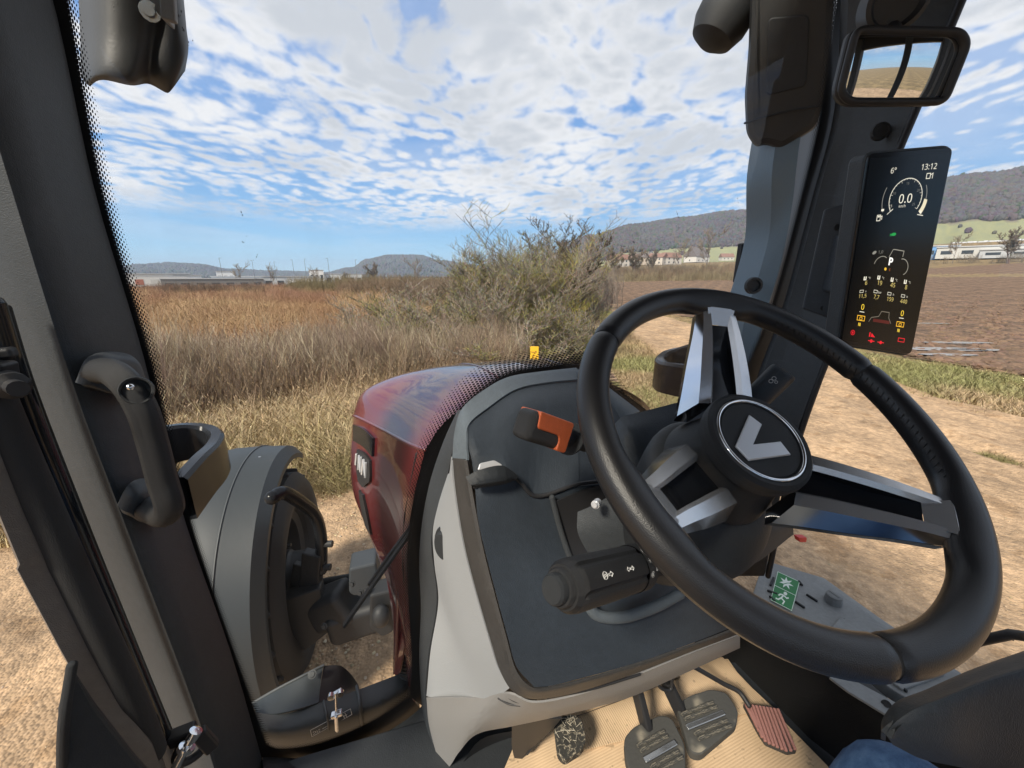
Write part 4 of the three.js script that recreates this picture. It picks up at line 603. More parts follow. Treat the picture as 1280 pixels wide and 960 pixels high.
// ================================================================ the tractor outside
// ---- bonnet
const bonnet = sub('bonnet');
{
  // half outline from the crown to the foot of the side at a station; mirrored for the right side
  const ST = [   // z, then [x, y] from the crown outwards and down
    [-0.872, [[0, 2.349], [0.09, 2.344], [0.155, 2.331], [0.225, 2.30], [0.275, 2.264], [0.318, 2.205], [0.362, 2.04], [0.38, 1.88]]],
    [-0.93, [[0, 2.345], [0.10, 2.34], [0.17, 2.325], [0.245, 2.29], [0.30, 2.25], [0.345, 2.195], [0.385, 2.03], [0.40, 1.88]]],
    [-1.20, [[0, 2.333], [0.13, 2.325], [0.22, 2.308], [0.32, 2.268], [0.395, 2.222], [0.443, 2.152], [0.475, 1.98], [0.48, 1.82]]],
    [-1.45, [[0, 2.276], [0.16, 2.274], [0.27, 2.268], [0.40, 2.243], [0.50, 2.195], [0.541, 2.11], [0.568, 1.93], [0.57, 1.78]]],
    [-1.80, [[0, 2.12], [0.17, 2.115], [0.28, 2.10], [0.42, 2.06], [0.51, 2.00], [0.545, 1.92], [0.56, 1.76], [0.56, 1.62]]],
    [-2.15, [[0, 1.90], [0.17, 1.895], [0.28, 1.88], [0.41, 1.84], [0.49, 1.78], [0.52, 1.70], [0.53, 1.60], [0.53, 1.50]]],
    [-2.28, [[0, 1.70], [0.17, 1.70], [0.28, 1.69], [0.38, 1.66], [0.44, 1.62], [0.46, 1.56], [0.47, 1.50], [0.47, 1.42]]]];
  const half = s => ST.map(([z, pr]) => pr.map(([x, y]) => V(s * x, y, z)));
  for (const s of [-1, 1]) {
    const top = half(s).map(r => { const c = new THREE.CatmullRomCurve3(r.slice(0, 6), false, 'centripetal').getPoints(18); return c; });
    const side = half(s).map((r, i) => new THREE.CatmullRomCurve3([...r.slice(5), V(s * [0.39, 0.405, 0.44, 0.49, 0.48, 0.46, 0.44][i], [1.42, 1.42, 1.44, 1.48, 1.36, 1.30, 1.30][i], ST[i][0])], false, 'centripetal').getPoints(9));
    put('bonnet_top', skin(grid(top, 18, 60, true, true), 0, V(s * 0.3, 6, -1.5)), M.red, bonnet);
    put('bonnet_side', skin(grid(side, 9, 40, true, true), 0, V(s * 6, 2, -1.5)), M.red, bonnet);
    put('shoulder_edge', tube(half(s).slice(0, 6).map(r => r[5]), 0.005, 8, 40), M.red, bonnet);
  }
  { const o = ST[1][1].slice(0, 8).concat([[0.39, 1.40]]), k = o.map(([x, y]) => V(-x * 0.985, y - 0.012, -0.90)).reverse().concat(o.slice(1).map(([x, y]) => V(x * 0.985, y - 0.012, -0.90))); put('bulkhead', plate(k, 0.02, 0.002), M.black, bonnet); }
  // raised seam down the top
  for (const s of [-1, 1]) put('crease', tube(ST.slice(0, 6).map(([z, p]) => V(s * p[1][0], p[1][1] + 0.0005, z)), 0.003, 6, 40), M.red, bonnet);
  // the narrow red rear quarter of the side that runs down to the frame
  const q1 = L3([515, 557, -0.955], [505, 640, -0.955], [521, 700, -0.955], [508, 790, -0.955], [499, 842, -0.955]), q2 = L3([470, 560, -1.35], [468, 640, -1.35], [480, 705, -1.3], [490, 768, -1.15], [494, 842, -1.0]);
  put('side_quarter', skin(grid([q1, q1.map((p, i) => p.clone().lerp(q2[i], 0.5).add(V(-0.012, 0, 0))), q2], 30, 10), 0.006), M.red, bonnet);
  put('quarter_crease', tube(L3([505, 690, -0.965], [500, 705, -1.0], [499, 770, -1.0], [496, 840, -0.98]), 0.008, 8, 20), M.red, bonnet);
  // headlamp recess, vent and the lettered plate near the front end of the left side
  const skinL = bonnet.children.filter(o => o.name === 'bonnet_side')[0], rc = new THREE.Raycaster();
  const hit = (px, py, off) => { rc.set(CAM, ray(px, py).normalize()); const h = rc.intersectObject(skinL, false)[0]; const p = h ? h.point : P(px, py, -1.9); return p.clone().add(V(-off, 0, off * 0.3)); };
  const patch = (rows, off, th) => skin(grid(rows.map(r => r.map(([x, y]) => hit(x, y, off))), 10, 6, true), th, V(-6, 2, 0));
  put('lamp_panel', patch([[[444, 530], [456, 535], [469, 547]], [[444, 550], [457, 558], [468, 570]]], 0.008, 0.008), M.gloss, bonnet);
  put('name_plate', patch([[[449, 561], [458, 566], [465, 575]], [[448, 582], [456, 590], [465, 600]], [[450, 600], [456, 608], [461, 604]]], 0.008, 0.008), M.black, bonnet);
  const ltr = []; for (const [x0, y0, x1, y1] of [[450, 566, 449, 580], [453, 568, 452, 586], [453, 568, 455, 588], [456, 570, 455, 589], [459, 573, 457, 592], [459, 573, 461, 594], [462, 577, 461, 596]]) ltr.push(bar(hit(x0, y0, 0.011), hit(x1, y1, 0.011), 0.007, 0.006, 0.001)); put('lettering', ltr, M.satin, bonnet).userData.kind = 'stuff';
  put('side_vent', patch([[[451, 612], [453, 616], [456, 618]], [[454, 635], [457, 640], [461, 642]], [[459, 656], [462, 662], [466, 668]]], 0.008, 0.008), M.black, bonnet);
  put('core', [box(0, 1.45, -1.5, 0.62, 0.7, 1.1, 0.05)], M.iron, bonnet);
}
// ---- front axle, wheels, fenders
const axle = sub('front_axle');
{
  put('beam', [bar(P(412, 776, -2.25), V(0.9, 0.72, -2.25), 0.26, 0.22, 0.05), bar(P(395, 765, -2.3), P(440, 748, -2.2), 0.20, 0.24, 0.05)], M.iron, axle);
  put('steering_cylinder', [tube([P(400, 729, -2.42), P(445, 721, -2.3)], 0.028, 12)], M.iron, axle);
  put('axle_block', [plate(L3([436, 712, -2.15], [470, 704, -2.15], [476, 735, -2.15], [444, 746, -2.15], [436, 742, -2.15]), 0.16, 0.012, 0.02)], M.ironGrey, axle);
  put('lower_bracket', [plate(L3([462, 745, -2.0], [492, 738, -2.0], [492, 790, -2.0], [478, 797, -2.0], [462, 786, -2.0]), 0.12, 0.012, 0.02), ball(P(476, 770, -1.95), 0.05, 1.4)], M.iron, axle);
  for (const [x, y] of [[450, 741], [458, 738], [440, 730], [480, 760], [405, 783]]) put('bolt', turned([[0, 0.01], [0.011, 0.01], [0.012, 0.007], [0.012, 0], [0.02, 0], [0.02, -0.004]], P(x, y, -2.02), P(x, y, -2.02).add(V(-0.3, 0.3, 0.9)), 6), M.iron, axle);
}
function frontWheel(s) {
  const w = sub('front_wheel'), cx = s * 1.36, cy = 0.685, cz = -2.55, R = 0.685, hw = 0.27, g = [];
  const prof = [[0.40, -hw * 0.8], [0.44, -hw * 0.95], [0.52, -hw * 1.02], [0.60, -hw], [0.645, -hw * 0.86], [0.655, 0], [0.645, hw * 0.86], [0.60, hw], [0.52, hw * 1.02], [0.44, hw * 0.95], [0.40, hw * 0.8]];
  const body = new THREE.LatheGeometry(prof.map(p => new THREE.Vector2(...p)), 64).rotateZ(Math.PI / 2); body.translate(cx, cy, cz); put('tyre', toCreasedNormals(body, 0.7), M.rubber, w);
  for (let i = 0; i < 36; i++) { const t = i / 18 * Math.PI + (i % 2 ? 0.08 : 0), sd = i % 2 ? 1 : -1, p = (r, x, dt) => V(cx + x, cy + r * Math.cos(t + dt), cz + r * Math.sin(t + dt)); const a = p(0.662, sd * 0.02, 0.10), b = p(0.645, sd * hw * 0.84, -0.08), up = V(0, Math.cos(t), Math.sin(t)); put('tread_lug', [bar(a, b, 0.05, 0.05, 0.012, up)], M.rubber, w); }
  const rim = new THREE.LatheGeometry([[0.0001, -0.02], [0.10, -0.02], [0.14, -0.06], [0.30, -0.06], [0.34, -0.17], [0.385, -0.19], [0.40, -0.215], [0.405, -0.2]].map(p => new THREE.Vector2(...p)), 48).rotateZ(s < 0 ? -Math.PI / 2 : Math.PI / 2); rim.scale(-1, 1, 1); rim.translate(cx, cy, cz); put('rim', toCreasedNormals(rim, 0.5), M.iron, w);
  const hubx = cx - s * 0.30; put('hub', [turned([[0.0001, 0.0], [0.09, 0.0], [0.11, 0.02], [0.115, 0.10], [0.13, 0.12], [0.13, 0.24], [0, 0.24]], V(hubx, cy, cz), V(hubx + s, cy, cz), 28)], M.iron, w);
  put('wheel_bolt', Array.from({ length: 10 }, (_, i) => { const t = i / 10 * 6.283; const p = V(cx - s * 0.12, cy + 0.2 * Math.cos(t), cz + 0.2 * Math.sin(t)); return turned([[0, 0], [0.014, 0], [0.014, 0.03], [0, 0.03]], p, p.clone().add(V(-s, 0, 0)), 6); }), M.steel, w);
  const c0 = V(cx, cy, cz); w.rotation.y = 0.02; w.position.copy(c0).sub(c0.clone().applyAxisAngle(V(0, 1, 0), 0.02));
  return w;
}
frontWheel(-1); frontWheel(1);
function fender(s) {
  const f = sub('front_fender'); const cy = 0.685, cz = -2.55, xi = s * 1.10, xc = s * 1.15, xo = s * 1.58, xo2 = s * 1.63;
  const arc = (x, r, n = 30) => Array.from({ length: n + 1 }, (_, i) => { const t = lerp(-32, 112, i / n) * Math.PI / 180; return V(x, cy + r * Math.cos(t) * 1.02, cz + r * Math.sin(t) * 0.98); });
  put('skin', toCreasedNormals(skin(grid([arc(xi, 0.735), arc(xi, 0.765), arc(xc, 0.82), arc(s * 1.28, 0.832), arc(s * 1.30, 0.836), arc(s * 1.46, 0.838), arc(xo, 0.82), arc(xo2, 0.76)], 60, 7, true, false), 0.006, V(s * 1.3, 4, 1)), 0.35), M.fender, f);
  put('seam', tube(arc(s * 1.30, 0.838), 0.004, 6, 60), M.tank, f);
  put('bolt', [0.16, 0.9].map(k => { const t = lerp(-32, 112, 0.78 * k + 0.1) * Math.PI / 180, p = V(s * 1.24, cy + 0.84 * Math.cos(t), cz + 0.82 * Math.sin(t)); return ball(p, 0.011, 0.6); }), M.steel, f);
  return f;
}
const fl = fender(-1); fender(1);
{
  put('support_tube', tube([[340, 622, -1.92], [352, 616, -1.98], [376, 628, -2.1], [394, 645, -2.2], [401, 670, -2.25], [402, 712, -2.28]].map(a => P(...a)), 0.034, 12, 40), M.guard, fl);
  put('support_foot', [bar(P(402, 690, -2.28), P(402, 714, -2.28), 0.07, 0.05), bar(P(392, 690, -2.27), P(386, 760, -2.3), 0.06, 0.12, 0.01), bar(P(378, 705, -2.3), P(372, 740, -2.32), 0.04, 0.10, 0.01), plate(L3([352, 752, -2.2], [400, 735, -2.2], [412, 790, -2.2], [380, 815, -2.2], [356, 800, -2.2]), 0.1, 0.01, 0.03)], M.iron, fl);
  const pb = P(402, 684, -2.25); put('bolt', [turned([[0, 0], [0.02, 0], [0.02, 0.05], [0, 0.05]], P(405, 680, -2.25), P(405, 680, -2.25).add(V(0.4, 0, 0.1)), 8), turned([[0, 0], [0.02, 0], [0.02, 0.04], [0, 0.04]], P(405, 709, -2.25), P(405, 709, -2.25).add(V(0.4, 0, 0.1)), 8)], M.iron, fl);
}
// glossy loop-shaped guards on the fenders
function guard(path, w, h, name, lab) { const g = sub(name, lab); const cv = new THREE.CatmullRomCurve3(path, false, 'centripetal'), pts = cv.getPoints(48), rows = [[], [], [], [], []]; pts.forEach((p, i) => { const t = cv.getTangent(i / 48), n = V(-t.z, 0, t.x).normalize(); const o = (a, b) => p.clone().addScaledVector(n, a * w).add(V(0, b * h, 0)); rows[0].push(o(-0.5, -0.5)); rows[1].push(o(-0.5, 0.42)); rows[2].push(o(-0.3, 0.5)); rows[3].push(o(0.3, 0.5)); rows[4].push(o(0.5, 0.42)); (rows[5] ||= []).push(o(0.5, -0.5)); (rows[6] ||= []).push(o(-0.5, -0.5)); }); put('band', toCreasedNormals(skin(grid(rows, 48, 6, true, false), 0, V(path[0].x, 50, path[0].z)), 0.6), M.guard, g); return g; }
guard([[190, 568, -1.75], [213, 555, -1.86], [240, 551, -1.92], [262, 553, -1.92], [274, 561, -1.85], [270, 575, -1.74], [252, 595, -1.58], [228, 624, -1.42]].map(a => P(...a)), 0.055, 0.16, 'lamp_guard');
guard([[862, 448, -1.42], [846, 452, -1.48], [832, 456, -1.5], [824, 463, -1.48], [828, 470, -1.4], [845, 474, -1.3], [870, 478, -1.22]].map(a => P(...a)), 0.045, 0.13, 'lamp_guard');
// ---- wiper, air duct box with its latch outside the glass
{
  const wp = sub('wiper'); const off = -0.03, A = (x, y, o = off) => G(x, y, o);
  put('arm', [tube([A(538, 622), A(518, 652), A(490, 690), A(462, 730)], 0.0055, 8, 20), tube([A(533, 640, -0.036), A(505, 674, -0.036), A(478, 712, -0.036)], 0.0035, 8, 20)], M.black, wp);
  put('blade', [bar(A(520, 655, -0.018), A(430, 782, -0.018), 0.007, 0.018, 0.002, V(0, 0, 1))], M.rubber, wp);
  const bx = sub('battery_box', 'dark plastic box with hinged lid and chrome latch below the windscreen');
  const zb = -1.02;
  const lidT = [[314, 880, -1.02], [345, 862, -1.02], [380, 844, -1.03], [404, 832, -1.05]], lidM = [[318, 886, -0.97], [345, 880, -0.97], [378, 872, -0.975], [399, 866, -0.985]], lidB = [[320, 892, -0.945], [345, 892, -0.94], [376, 885, -0.94], [398, 878, -0.95]];
  put('lid', skin(grid([lidT, lidM, lidB].map(r => r.map(a => P(...a))), 20, 8), 0.004), M.fender, bx);
  put('lid_lip', tube(lidT.map(a => P(...a)), 0.004, 8, 20), M.tank, bx);
  put('screw', turned([[0, 0.002], [0.007, 0.002], [0.009, 0], [0.012, 0], [0.012, -0.002]], P(390, 843, -1.01), P(390, 843, -1.01).add(V(0, 0.7, 0.7)), 16), M.tank, bx);
  put('lid_end', skin(grid([[[405, 832, -1.055], [425, 832, -1.06], [438, 842, -1.06], [448, 856, -1.06]], [[400, 862, -0.99], [418, 860, -1.0], [434, 860, -1.01], [448, 862, -1.02]], [[398, 878, -0.955], [415, 874, -0.965], [432, 868, -0.975], [447, 864, -0.985]]].map(r => r.map(a => P(...a))), 16, 8), 0.004), M.black, bx);
  const body = [[[306, 888, -0.94], [350, 893, -0.94], [398, 879, -0.95], [448, 862, -0.98], [490, 846, -1.0], [515, 836, -1.02]], [[310, 910, -0.905], [352, 915, -0.90], [402, 905, -0.905], [450, 890, -0.92], [492, 872, -0.94], [520, 856, -0.97]], [[316, 935, -0.93], [354, 937, -0.92], [408, 930, -0.92], [455, 914, -0.93], [495, 896, -0.95], [524, 878, -0.98]], [[318, 960, -1.0], [356, 962, -1.0], [410, 955, -1.0], [458, 940, -1.0], [498, 920, -1.0], [526, 900, -1.02]]];
  put('body', skin(grid(body.map(r => r.map(a => P(...a))), 40, 18), 0.005), M.tank, bx);
  put('band', [tube(L3([446, 858, -0.985], [450, 876, -0.93], [451, 892, -0.912], [455, 914, -0.925]), 0.005, 8, 16), tube(L3([405, 876, -0.945], [409, 895, -0.905], [411, 912, -0.902]), 0.003, 8, 12)], M.tank, bx);
  // chrome over-centre latch
  put('latch', [bar(P(413, 872, -0.925), P(428, 863, -0.925), 0.012, 0.016, 0.003), turned([[0, 0], [0.008, 0], [0.008, 0.012], [0, 0.012]], P(414, 868, -0.92), P(414, 868, -0.92).add(V(0, 0.1, 1)), 12), turned([[0, 0], [0.008, 0], [0.008, 0.012], [0, 0.012]], P(426, 864, -0.92), P(426, 864, -0.92).add(V(0, 0.1, 1)), 12), bar(P(420, 866, -0.905), P(421, 912, -0.885), 0.006, 0.006, 0.002), bar(P(414, 895, -0.893), P(428, 890, -0.893), 0.016, 0.012, 0.003), bar(P(420, 895, -0.885), P(421, 914, -0.882), 0.010, 0.006, 0.002)], M.chrome, bx);
  // lettered label: a thin frame with small print
  const lab = (x, y) => P(x, y, -0.8955 - 0.0009 * (x - 390) * 0.45), o0 = [[388, 913], [438, 886], [440, 893], [390, 921]];
  const st = []; for (let i = 0; i < 4; i++) st.push(tube([lab(...o0[i]), lab(...o0[(i + 1) % 4])], 0.0007, 5, 1, false)); for (const [x0, y0, x1, y1] of [[391, 915.5, 393, 914.5], [391.5, 918, 393.5, 917], [394, 914, 395, 916], [396, 913, 397, 915.5], [398, 912.5, 400, 911.5], [398.5, 914.5, 400, 913.7], [403, 911, 412, 906], [428, 893, 431, 898], [431, 891, 434, 897], [429, 896, 434, 893]]) st.push(tube([lab(x0, y0), lab(x1, y1)], 0.0008, 5, 1, false));
  put('printed_label', st, mat([0.6, 0.62, 0.62], 0.6), bx);
  // ribbed hose
  const hs = []; for (let i = 0; i < 12; i++) { const t = i / 11, c = P(lerp(505, 516, t), lerp(868, 822, t), -1.02), d = V(0.1, 0.9, -0.3).normalize(); const tg = new THREE.TorusGeometry(0.038, 0.005, 8, 24); tg.applyQuaternion(new THREE.Quaternion().setFromUnitVectors(V(0, 0, 1), d)); tg.translate(c.x, c.y, c.z); hs.push(tg); } put('ribbed_hose', hs, M.tank, bx);
}
// ---- right front: exhaust cover, mirrors, lamps at the roof corners
{
  const ex = sub('exhaust_cover', 'tall grey-blue metal cover standing outside the right pillar');
  const ez = -1.02;
  const a = L3([985, 100, ez], [966, 205, ez], [962, 290, ez], [948, 345, ez], [932, 395, ez], [918, 470, ez]), b = L3([1010, 95, ez + 0.04], [996, 190, ez + 0.04], [988, 255, ez + 0.04], [974, 330, ez + 0.04], [953, 400, ez + 0.04], [938, 475, ez + 0.04]), c = L3([1065, 60, ez - 0.06], [1042, 150, ez - 0.06], [1024, 250, ez - 0.06], [1002, 330, ez - 0.06], [982, 400, ez - 0.06], [962, 480, ez - 0.06]), a0 = a.map(p => p.clone().add(V(0.03, 0, -0.12)));
  put('cover', toCreasedNormals(skin(grid([a0, a, a.map((p, i) => p.clone().lerp(b[i], 0.9).add(V(0, 0, 0.012))), b], 30, 9, true, false)), 0.5), M.exhaust, ex); put('cover_side', skin(grid([b, c], 30, 3, true, false)), M.tank, ex);
  const s = P(943, 357, ez + 0.055), n = V(-0.3, 0, 0.95).normalize(); put('screw_cover', turned([[0.0001, -0.003], [0.016, -0.003], [0.018, 0.002], [0.024, 0.002], [0.025, -0.01]], s, s.clone().add(n), 24), M.trimDark, ex);
  const mp = sub('side_plate', 'small upright black plate beside the grey-blue cover'); put('plate', plate(L3([928, 304, -1.15], [952, 302, -1.15], [946, 346, -1.15], [921, 353, -1.15]), 0.02, 0.003, 0.003), M.trimDark, mp); put('screw', turned([[0, 0.003], [0.006, 0.003], [0.007, 0]], P(928, 330, -1.14), P(928, 330, -1.0), 12), M.steel, mp);
  // mirror housing hanging from the roof at right
  const mh = sub('outside_mirror', 'large dark housing hanging outside the glass beside the right pillar');
  const mhC = P(985, 90, -0.97), mhN = V().subVectors(mhC, CAM).normalize(), sq = (a, o = 0) => a.map(([x, y]) => { const d = ray(x, y); return CAM.clone().addScaledVector(d, V().subVectors(mhC, CAM).dot(mhN) / d.dot(mhN) - o); });
  put('housing', plate(sq([[938, -30], [935, 60], [930, 120], [932, 168], [944, 186], [957, 181], [975, 189], [1022, 160], [1040, 112], [1048, -30]]), 0.12, 0.02, 0.02), mat([0.026, 0.029, 0.032], 0.5, { bumpMap: T.dust, bumpScale: 0.0015 }), mh);
  put('lower_joint', tube(sq([[931, 154], [950, 148], [990, 138], [1032, 132]], 0.002), 0.003, 6, 20), M.trimDark, mh);
  put('inner_panel', plate(sq([[960, 22], [1012, 18], [1008, 108], [957, 120]], 0.003), 0.01, 0.003, 0.015), M.trimDark, mh);
  // round work lamps under the roof
  const lampR = sub('work_lamp', 'rounded black lamp housing under the roof at the right corner');
  const lp = P(905, 22, -1.12), ax = V(0.35, 0.75, 0.2).normalize(); put('housing', turned([[0.0001, -0.075], [0.03, -0.072], [0.06, -0.055], [0.075, -0.02], [0.078, 0.03], [0.07, 0.10], [0.05, 0.13]], lp, lp.clone().add(ax), 32), M.trimDark, lampR); put('bracket', [bar(P(940, 20, -1.08), P(990, -20, -1.02), 0.05, 0.04, 0.01), bar(P(950, 0, -1.06), V(0.62, 3.40, -0.84), 0.05, 0.05, 0.01)], M.black, lampR);
  const lampL = sub('work_lamp', 'dusty black lamp housing outside the glass at the top left');
  const K = L3([96, -60, -1.0], [100, 40, -1.0], [104, 100, -1.0], [112, 108, -1.0]), K1 = L3([130, -60, -0.93], [132, 40, -0.93], [128, 92, -0.93], [130, 100, -0.95]), K2 = L3([175, -60, -0.93], [172, 40, -0.93], [166, 100, -0.93], [165, 107, -0.95]), K3 = L3([200, -60, -0.95], [196, 20, -0.95], [186, 90, -0.95], [186, 105, -0.97]), K3b = L3([204, -50, -0.955], [202, 18, -0.95], [198, 90, -0.945], [208, 116, -0.965]), K4 = L3([214, -40, -0.95], [220, 30, -0.94], [224, 80, -0.94], [212, 115, -0.96]), K5 = L3([222, -40, -0.98], [230, 32, -0.96], [234, 62, -0.96], [229, 92, -0.97]), K6 = L3([226, -40, -1.06], [233, 34, -1.04], [235, 60, -1.04], [231, 90, -1.04]);
  put('housing', skin(grid([K, K1, K2, K3, K3b, K4, K5, K6], 30, 36)), phy([0.05, 0.054, 0.058], 0.5, { bumpMap: T.dust, bumpScale: 0.0012 }), lampL);
  put('mount', [plate(L3([176, -20, -0.90], [206, -20, -0.90], [208, 26, -0.90], [198, 18, -0.90], [178, -6, -0.90]), 0.03, 0.003, 0.004), bar(P(209, -20, -0.89), P(212, 27, -0.89), 0.012, 0.02, 0.003)], M.sill, lampL);
  put('arm', bar(P(150, -40, -0.97), V(-0.74, 3.40, -0.84), 0.05, 0.05, 0.01), M.black, lampL);
  const bl = P(187, 14, -0.9); put('bolt', turned([[0, 0.008], [0.008, 0.008], [0.009, 0], [0.014, 0], [0.014, -0.004]], bl, bl.clone().add(V(0.2, -0.2, 0.9)), 12), M.steel, lampL);
  // rail outside the right window, red reflectors
  const rail = sub('handrail'); const ra = onX(1205, 806, 0.93), rb = onX(1300, 797, 0.93); put('rail', tube([ra, rb, rb.clone().add(V(0, 0, 0.4)), rb.clone().add(V(0, -0.1, 0.5)), rb.clone().add(V(0, -0.5, 0.5))], 0.011, 10, 20), M.black, rail);
  for (let i = 0; i < 9; i++) { const p = ra.clone().lerp(rb, 0.15 + i * 0.11); put('rung_mark', bar(p.clone().add(V(-0.004, 0.010, 0)), p.clone().add(V(0.004, 0.010, 0.008)), 0.004, 0.004, 0.001), M.trimDark, rail); }
  const rf = sub('reflector'); put('lens', [plate(L3([998, 672, -0.9], [1009, 672, -0.9], [1008, 678, -0.9], [1000, 678, -0.9]), 0.02, 0.002, 0.004)], M.redPaint, rf);
}
// ================================================================ loose things in the cab
{
  // corrugated cardboard sheets on the floor
  const Y = 1.512, S = (x, y, yy = Y) => onY(x, y, yy), cm = (seed, ridge) => { const t = tex(512, (u, v) => { const k = tfbm(u + seed, v, 5, 5), st = 0.5 + 0.5 * Math.sin(u * 2 * Math.PI * 60), sp = sst(0.72, 0.80, tfbm(u, v + seed, 26, 3)); const b = 0.83 + 0.14 * (k - 0.5) - ridge * 0.03 * st - 0.14 * sp; return clampC([b, b * 0.865, b * 0.70]); }); t.repeat.set(3, 3); return new THREE.MeshStandardMaterial({ map: t, roughness: 0.9, side: THREE.DoubleSide, bumpMap: T.card || (T.card = (() => { const b = tex(512, u => g1(0.5 + 0.5 * Math.sin(u * 2 * Math.PI * 60)), false, 3); return b; })()), bumpScale: 0.0007 * ridge }); };
  const sheet = (pts, y, label, seed, ridge) => { const m = put('cardboard_sheet', plate(pts.map(([x, z]) => V(x, y, z)), 0.004, 0.0008, 0.004), cm(seed, ridge)); return tag(m, label, 'cardboard'); };
  const w = (x, y) => { const p = S(x, y); return [p.x, p.z]; };
  sheet([w(890, 800), w(902, 812), w(925, 845), w(1052, 975), [0.3, -0.1], [-0.3, -0.15], [-0.3, -0.5], [-0.1, -0.72], [0.2, -0.9], [0.45, -0.82]], Y, 'large tan cardboard sheet spread over the cab floor under the pedals', 0.1, 0.6);
  sheet([w(700, 888), w(892, 806), w(900, 820), w(940, 862), w(968, 888), w(870, 905), w(730, 940)].map((p, i) => p), Y + 0.006, 'ribbed cardboard piece lying beneath the two brake pedals', 0.4, 1.2);
}
{
  // driver: seated, only the right knee reaches into the picture
  const person = thing('person', 'seated driver in blue jeans, right knee beside the armrest', 'person', [0, 1.5, 0]);
  const bones = [[[0.12, 0.50, 0.42], [0.17, 0.45, -0.13], 0.105, 0.075], [[0.17, 0.45, -0.13], [0.22, 0.10, -0.12], 0.072, 0.05], [[0.0, 0.56, 0.42], [-0.10, 0.36, 0.0], 0.105, 0.075], [[-0.10, 0.36, 0.0], [-0.12, 0.08, 0.03], 0.075, 0.05], [[-0.08, 0.56, 0.45], [0.08, 0.56, 0.45], 0.13, 0.13]];
  // shift the right knee onto its line of sight
  const kn = onY(1138, 1046, 1.95); bones[0][1] = [kn.x, kn.y - 1.5, kn.z]; bones[1][0] = bones[0][1]; bones[1][1] = [kn.x + 0.02, 0.1, kn.z + 0.02];
  const N = 72, S = 0.55, cx = 0.05, cy = 0.4, cz = 0.2, mc = new MarchingCubes(N, new THREE.MeshStandardMaterial(), false, false, 200000), sm = (a, b, k) => { const h = Math.max(k - Math.abs(a - b), 0) / k; return Math.min(a, b) - h * h * k / 4; };
  for (let k = 0; k < N; k++) for (let j = 0; j < N; j++) for (let i = 0; i < N; i++) {
    const x = cx + S * (2 * i / N - 1), y = cy + S * (2 * j / N - 1), z = cz + S * (2 * k / N - 1); let d = 9;
    for (const [a, b, ra, rb] of bones) { const ab = [b[0] - a[0], b[1] - a[1], b[2] - a[2]], ap = [x - a[0], y - a[1], z - a[2]], t = Math.min(1, Math.max(0, (ab[0] * ap[0] + ab[1] * ap[1] + ab[2] * ap[2]) / (ab[0] ** 2 + ab[1] ** 2 + ab[2] ** 2))); d = sm(d, Math.hypot(ap[0] - ab[0] * t, ap[1] - ab[1] * t, ap[2] - ab[2] * t) - lerp(ra, rb, t), 0.04); }
    d += 0.013 * (fbm(x * 14 + 9, y * 14 + z * 9 + 5, 3) - 0.5); mc.field[(k * N + j) * N + i] = -d;
  }
  mc.isolation = 0; mc.update(); const n = mc.count, g = new THREE.BufferGeometry(), pa = new Float32Array(n * 3), na = new Float32Array(n * 3), ua = new Float32Array(n * 2);
  for (let i = 0; i < n; i++) { const x = mc.positionArray[3 * i] * S + cx, y = mc.positionArray[3 * i + 1] * S + cy, z = mc.positionArray[3 * i + 2] * S + cz; pa.set([x, y, z], 3 * i); na.set([mc.normalArray[3 * i], mc.normalArray[3 * i + 1], mc.normalArray[3 * i + 2]], 3 * i); ua.set([x + y * 0.3, z + y], 2 * i); }
  g.setAttribute('position', new THREE.BufferAttribute(pa, 3)); g.setAttribute('normal', new THREE.BufferAttribute(na, 3)); g.setAttribute('uv', new THREE.BufferAttribute(ua, 2));
  const dt = tex(256, (u, v, i, j) => { const tw = ((i + j) % 4) / 4, k = tfbm(u, v, 8, 4), f = tfbm(u, v, 100, 2); return [0.24 + 0.2 * (k - 0.5) + 0.16 * tw * f, 0.37 + 0.2 * (k - 0.5) + 0.17 * tw * f, 0.54 + 0.2 * (k - 0.5) + 0.17 * tw * f]; }); dt.repeat.set(9, 9);
  put('trousers', g, new THREE.MeshStandardMaterial({ map: dt, roughness: 0.9, side: THREE.DoubleSide, bumpMap: T.leather, bumpScale: 0.0008 }), person);
}

// ================================================================ the land
const landH = (x, z) => { const s = Math.max(0, x - 32), f = sst(40, 140, Math.hypot(x, z)); const r = Math.hypot(x, z), az = Math.atan2(x, -z) * 57.3; return 0.021 * s * f * Math.min(1, 260 / Math.max(1, r)) + 0.045 * Math.min(300, Math.max(0, r - 160)) * sst(14, 34, az) * sst(170, 140, az) - 6.4 * sst(40, 340, r) * sst(21, 9, Math.abs(az + 14) * 0.5); };
T.soilB = tex(1024, (u, v) => g1(0.35 * tfbm(u, v, 8, 7, 0.6) + 0.35 * (1 - worley(u * 42, v * 42, 42)) + 0.3 * (1 - worley(u * 120 + 5, v * 120, 120))), false);
const earth = (base, amp, o = {}) => tex(1024, (u, v) => { const k = tfbm(u, v, 4, 8, 0.62) - 0.5, f = tfbm(u + 0.3, v + 0.7, 48, 4) - 0.5, c = worley(u * 75, v * 75, 75); let b = base.map((x, i) => x * (1 + amp * (1.3 * k + 1.0 * f)) + 0.10 * sst(0.28, 0.12, c) * (o.peb ?? 1)); if (o.fn) b = o.fn(b, u, v, k, f); return clampC(b); });
const rep = (t, s) => { const c = t.clone(); c.repeat.set(1 / s, 1 / s); c.needsUpdate = true; return c; };
T.sand = earth([0.685, 0.575, 0.455], 0.40, { peb: 0.5, fn: (b, u, v) => { const st = sst(0.60, 0.72, tfbm(u, v * 1, 14, 5)); return b.map((x, i) => x * (1 - [0.10, 0.12, 0.15][i] * st)); } });
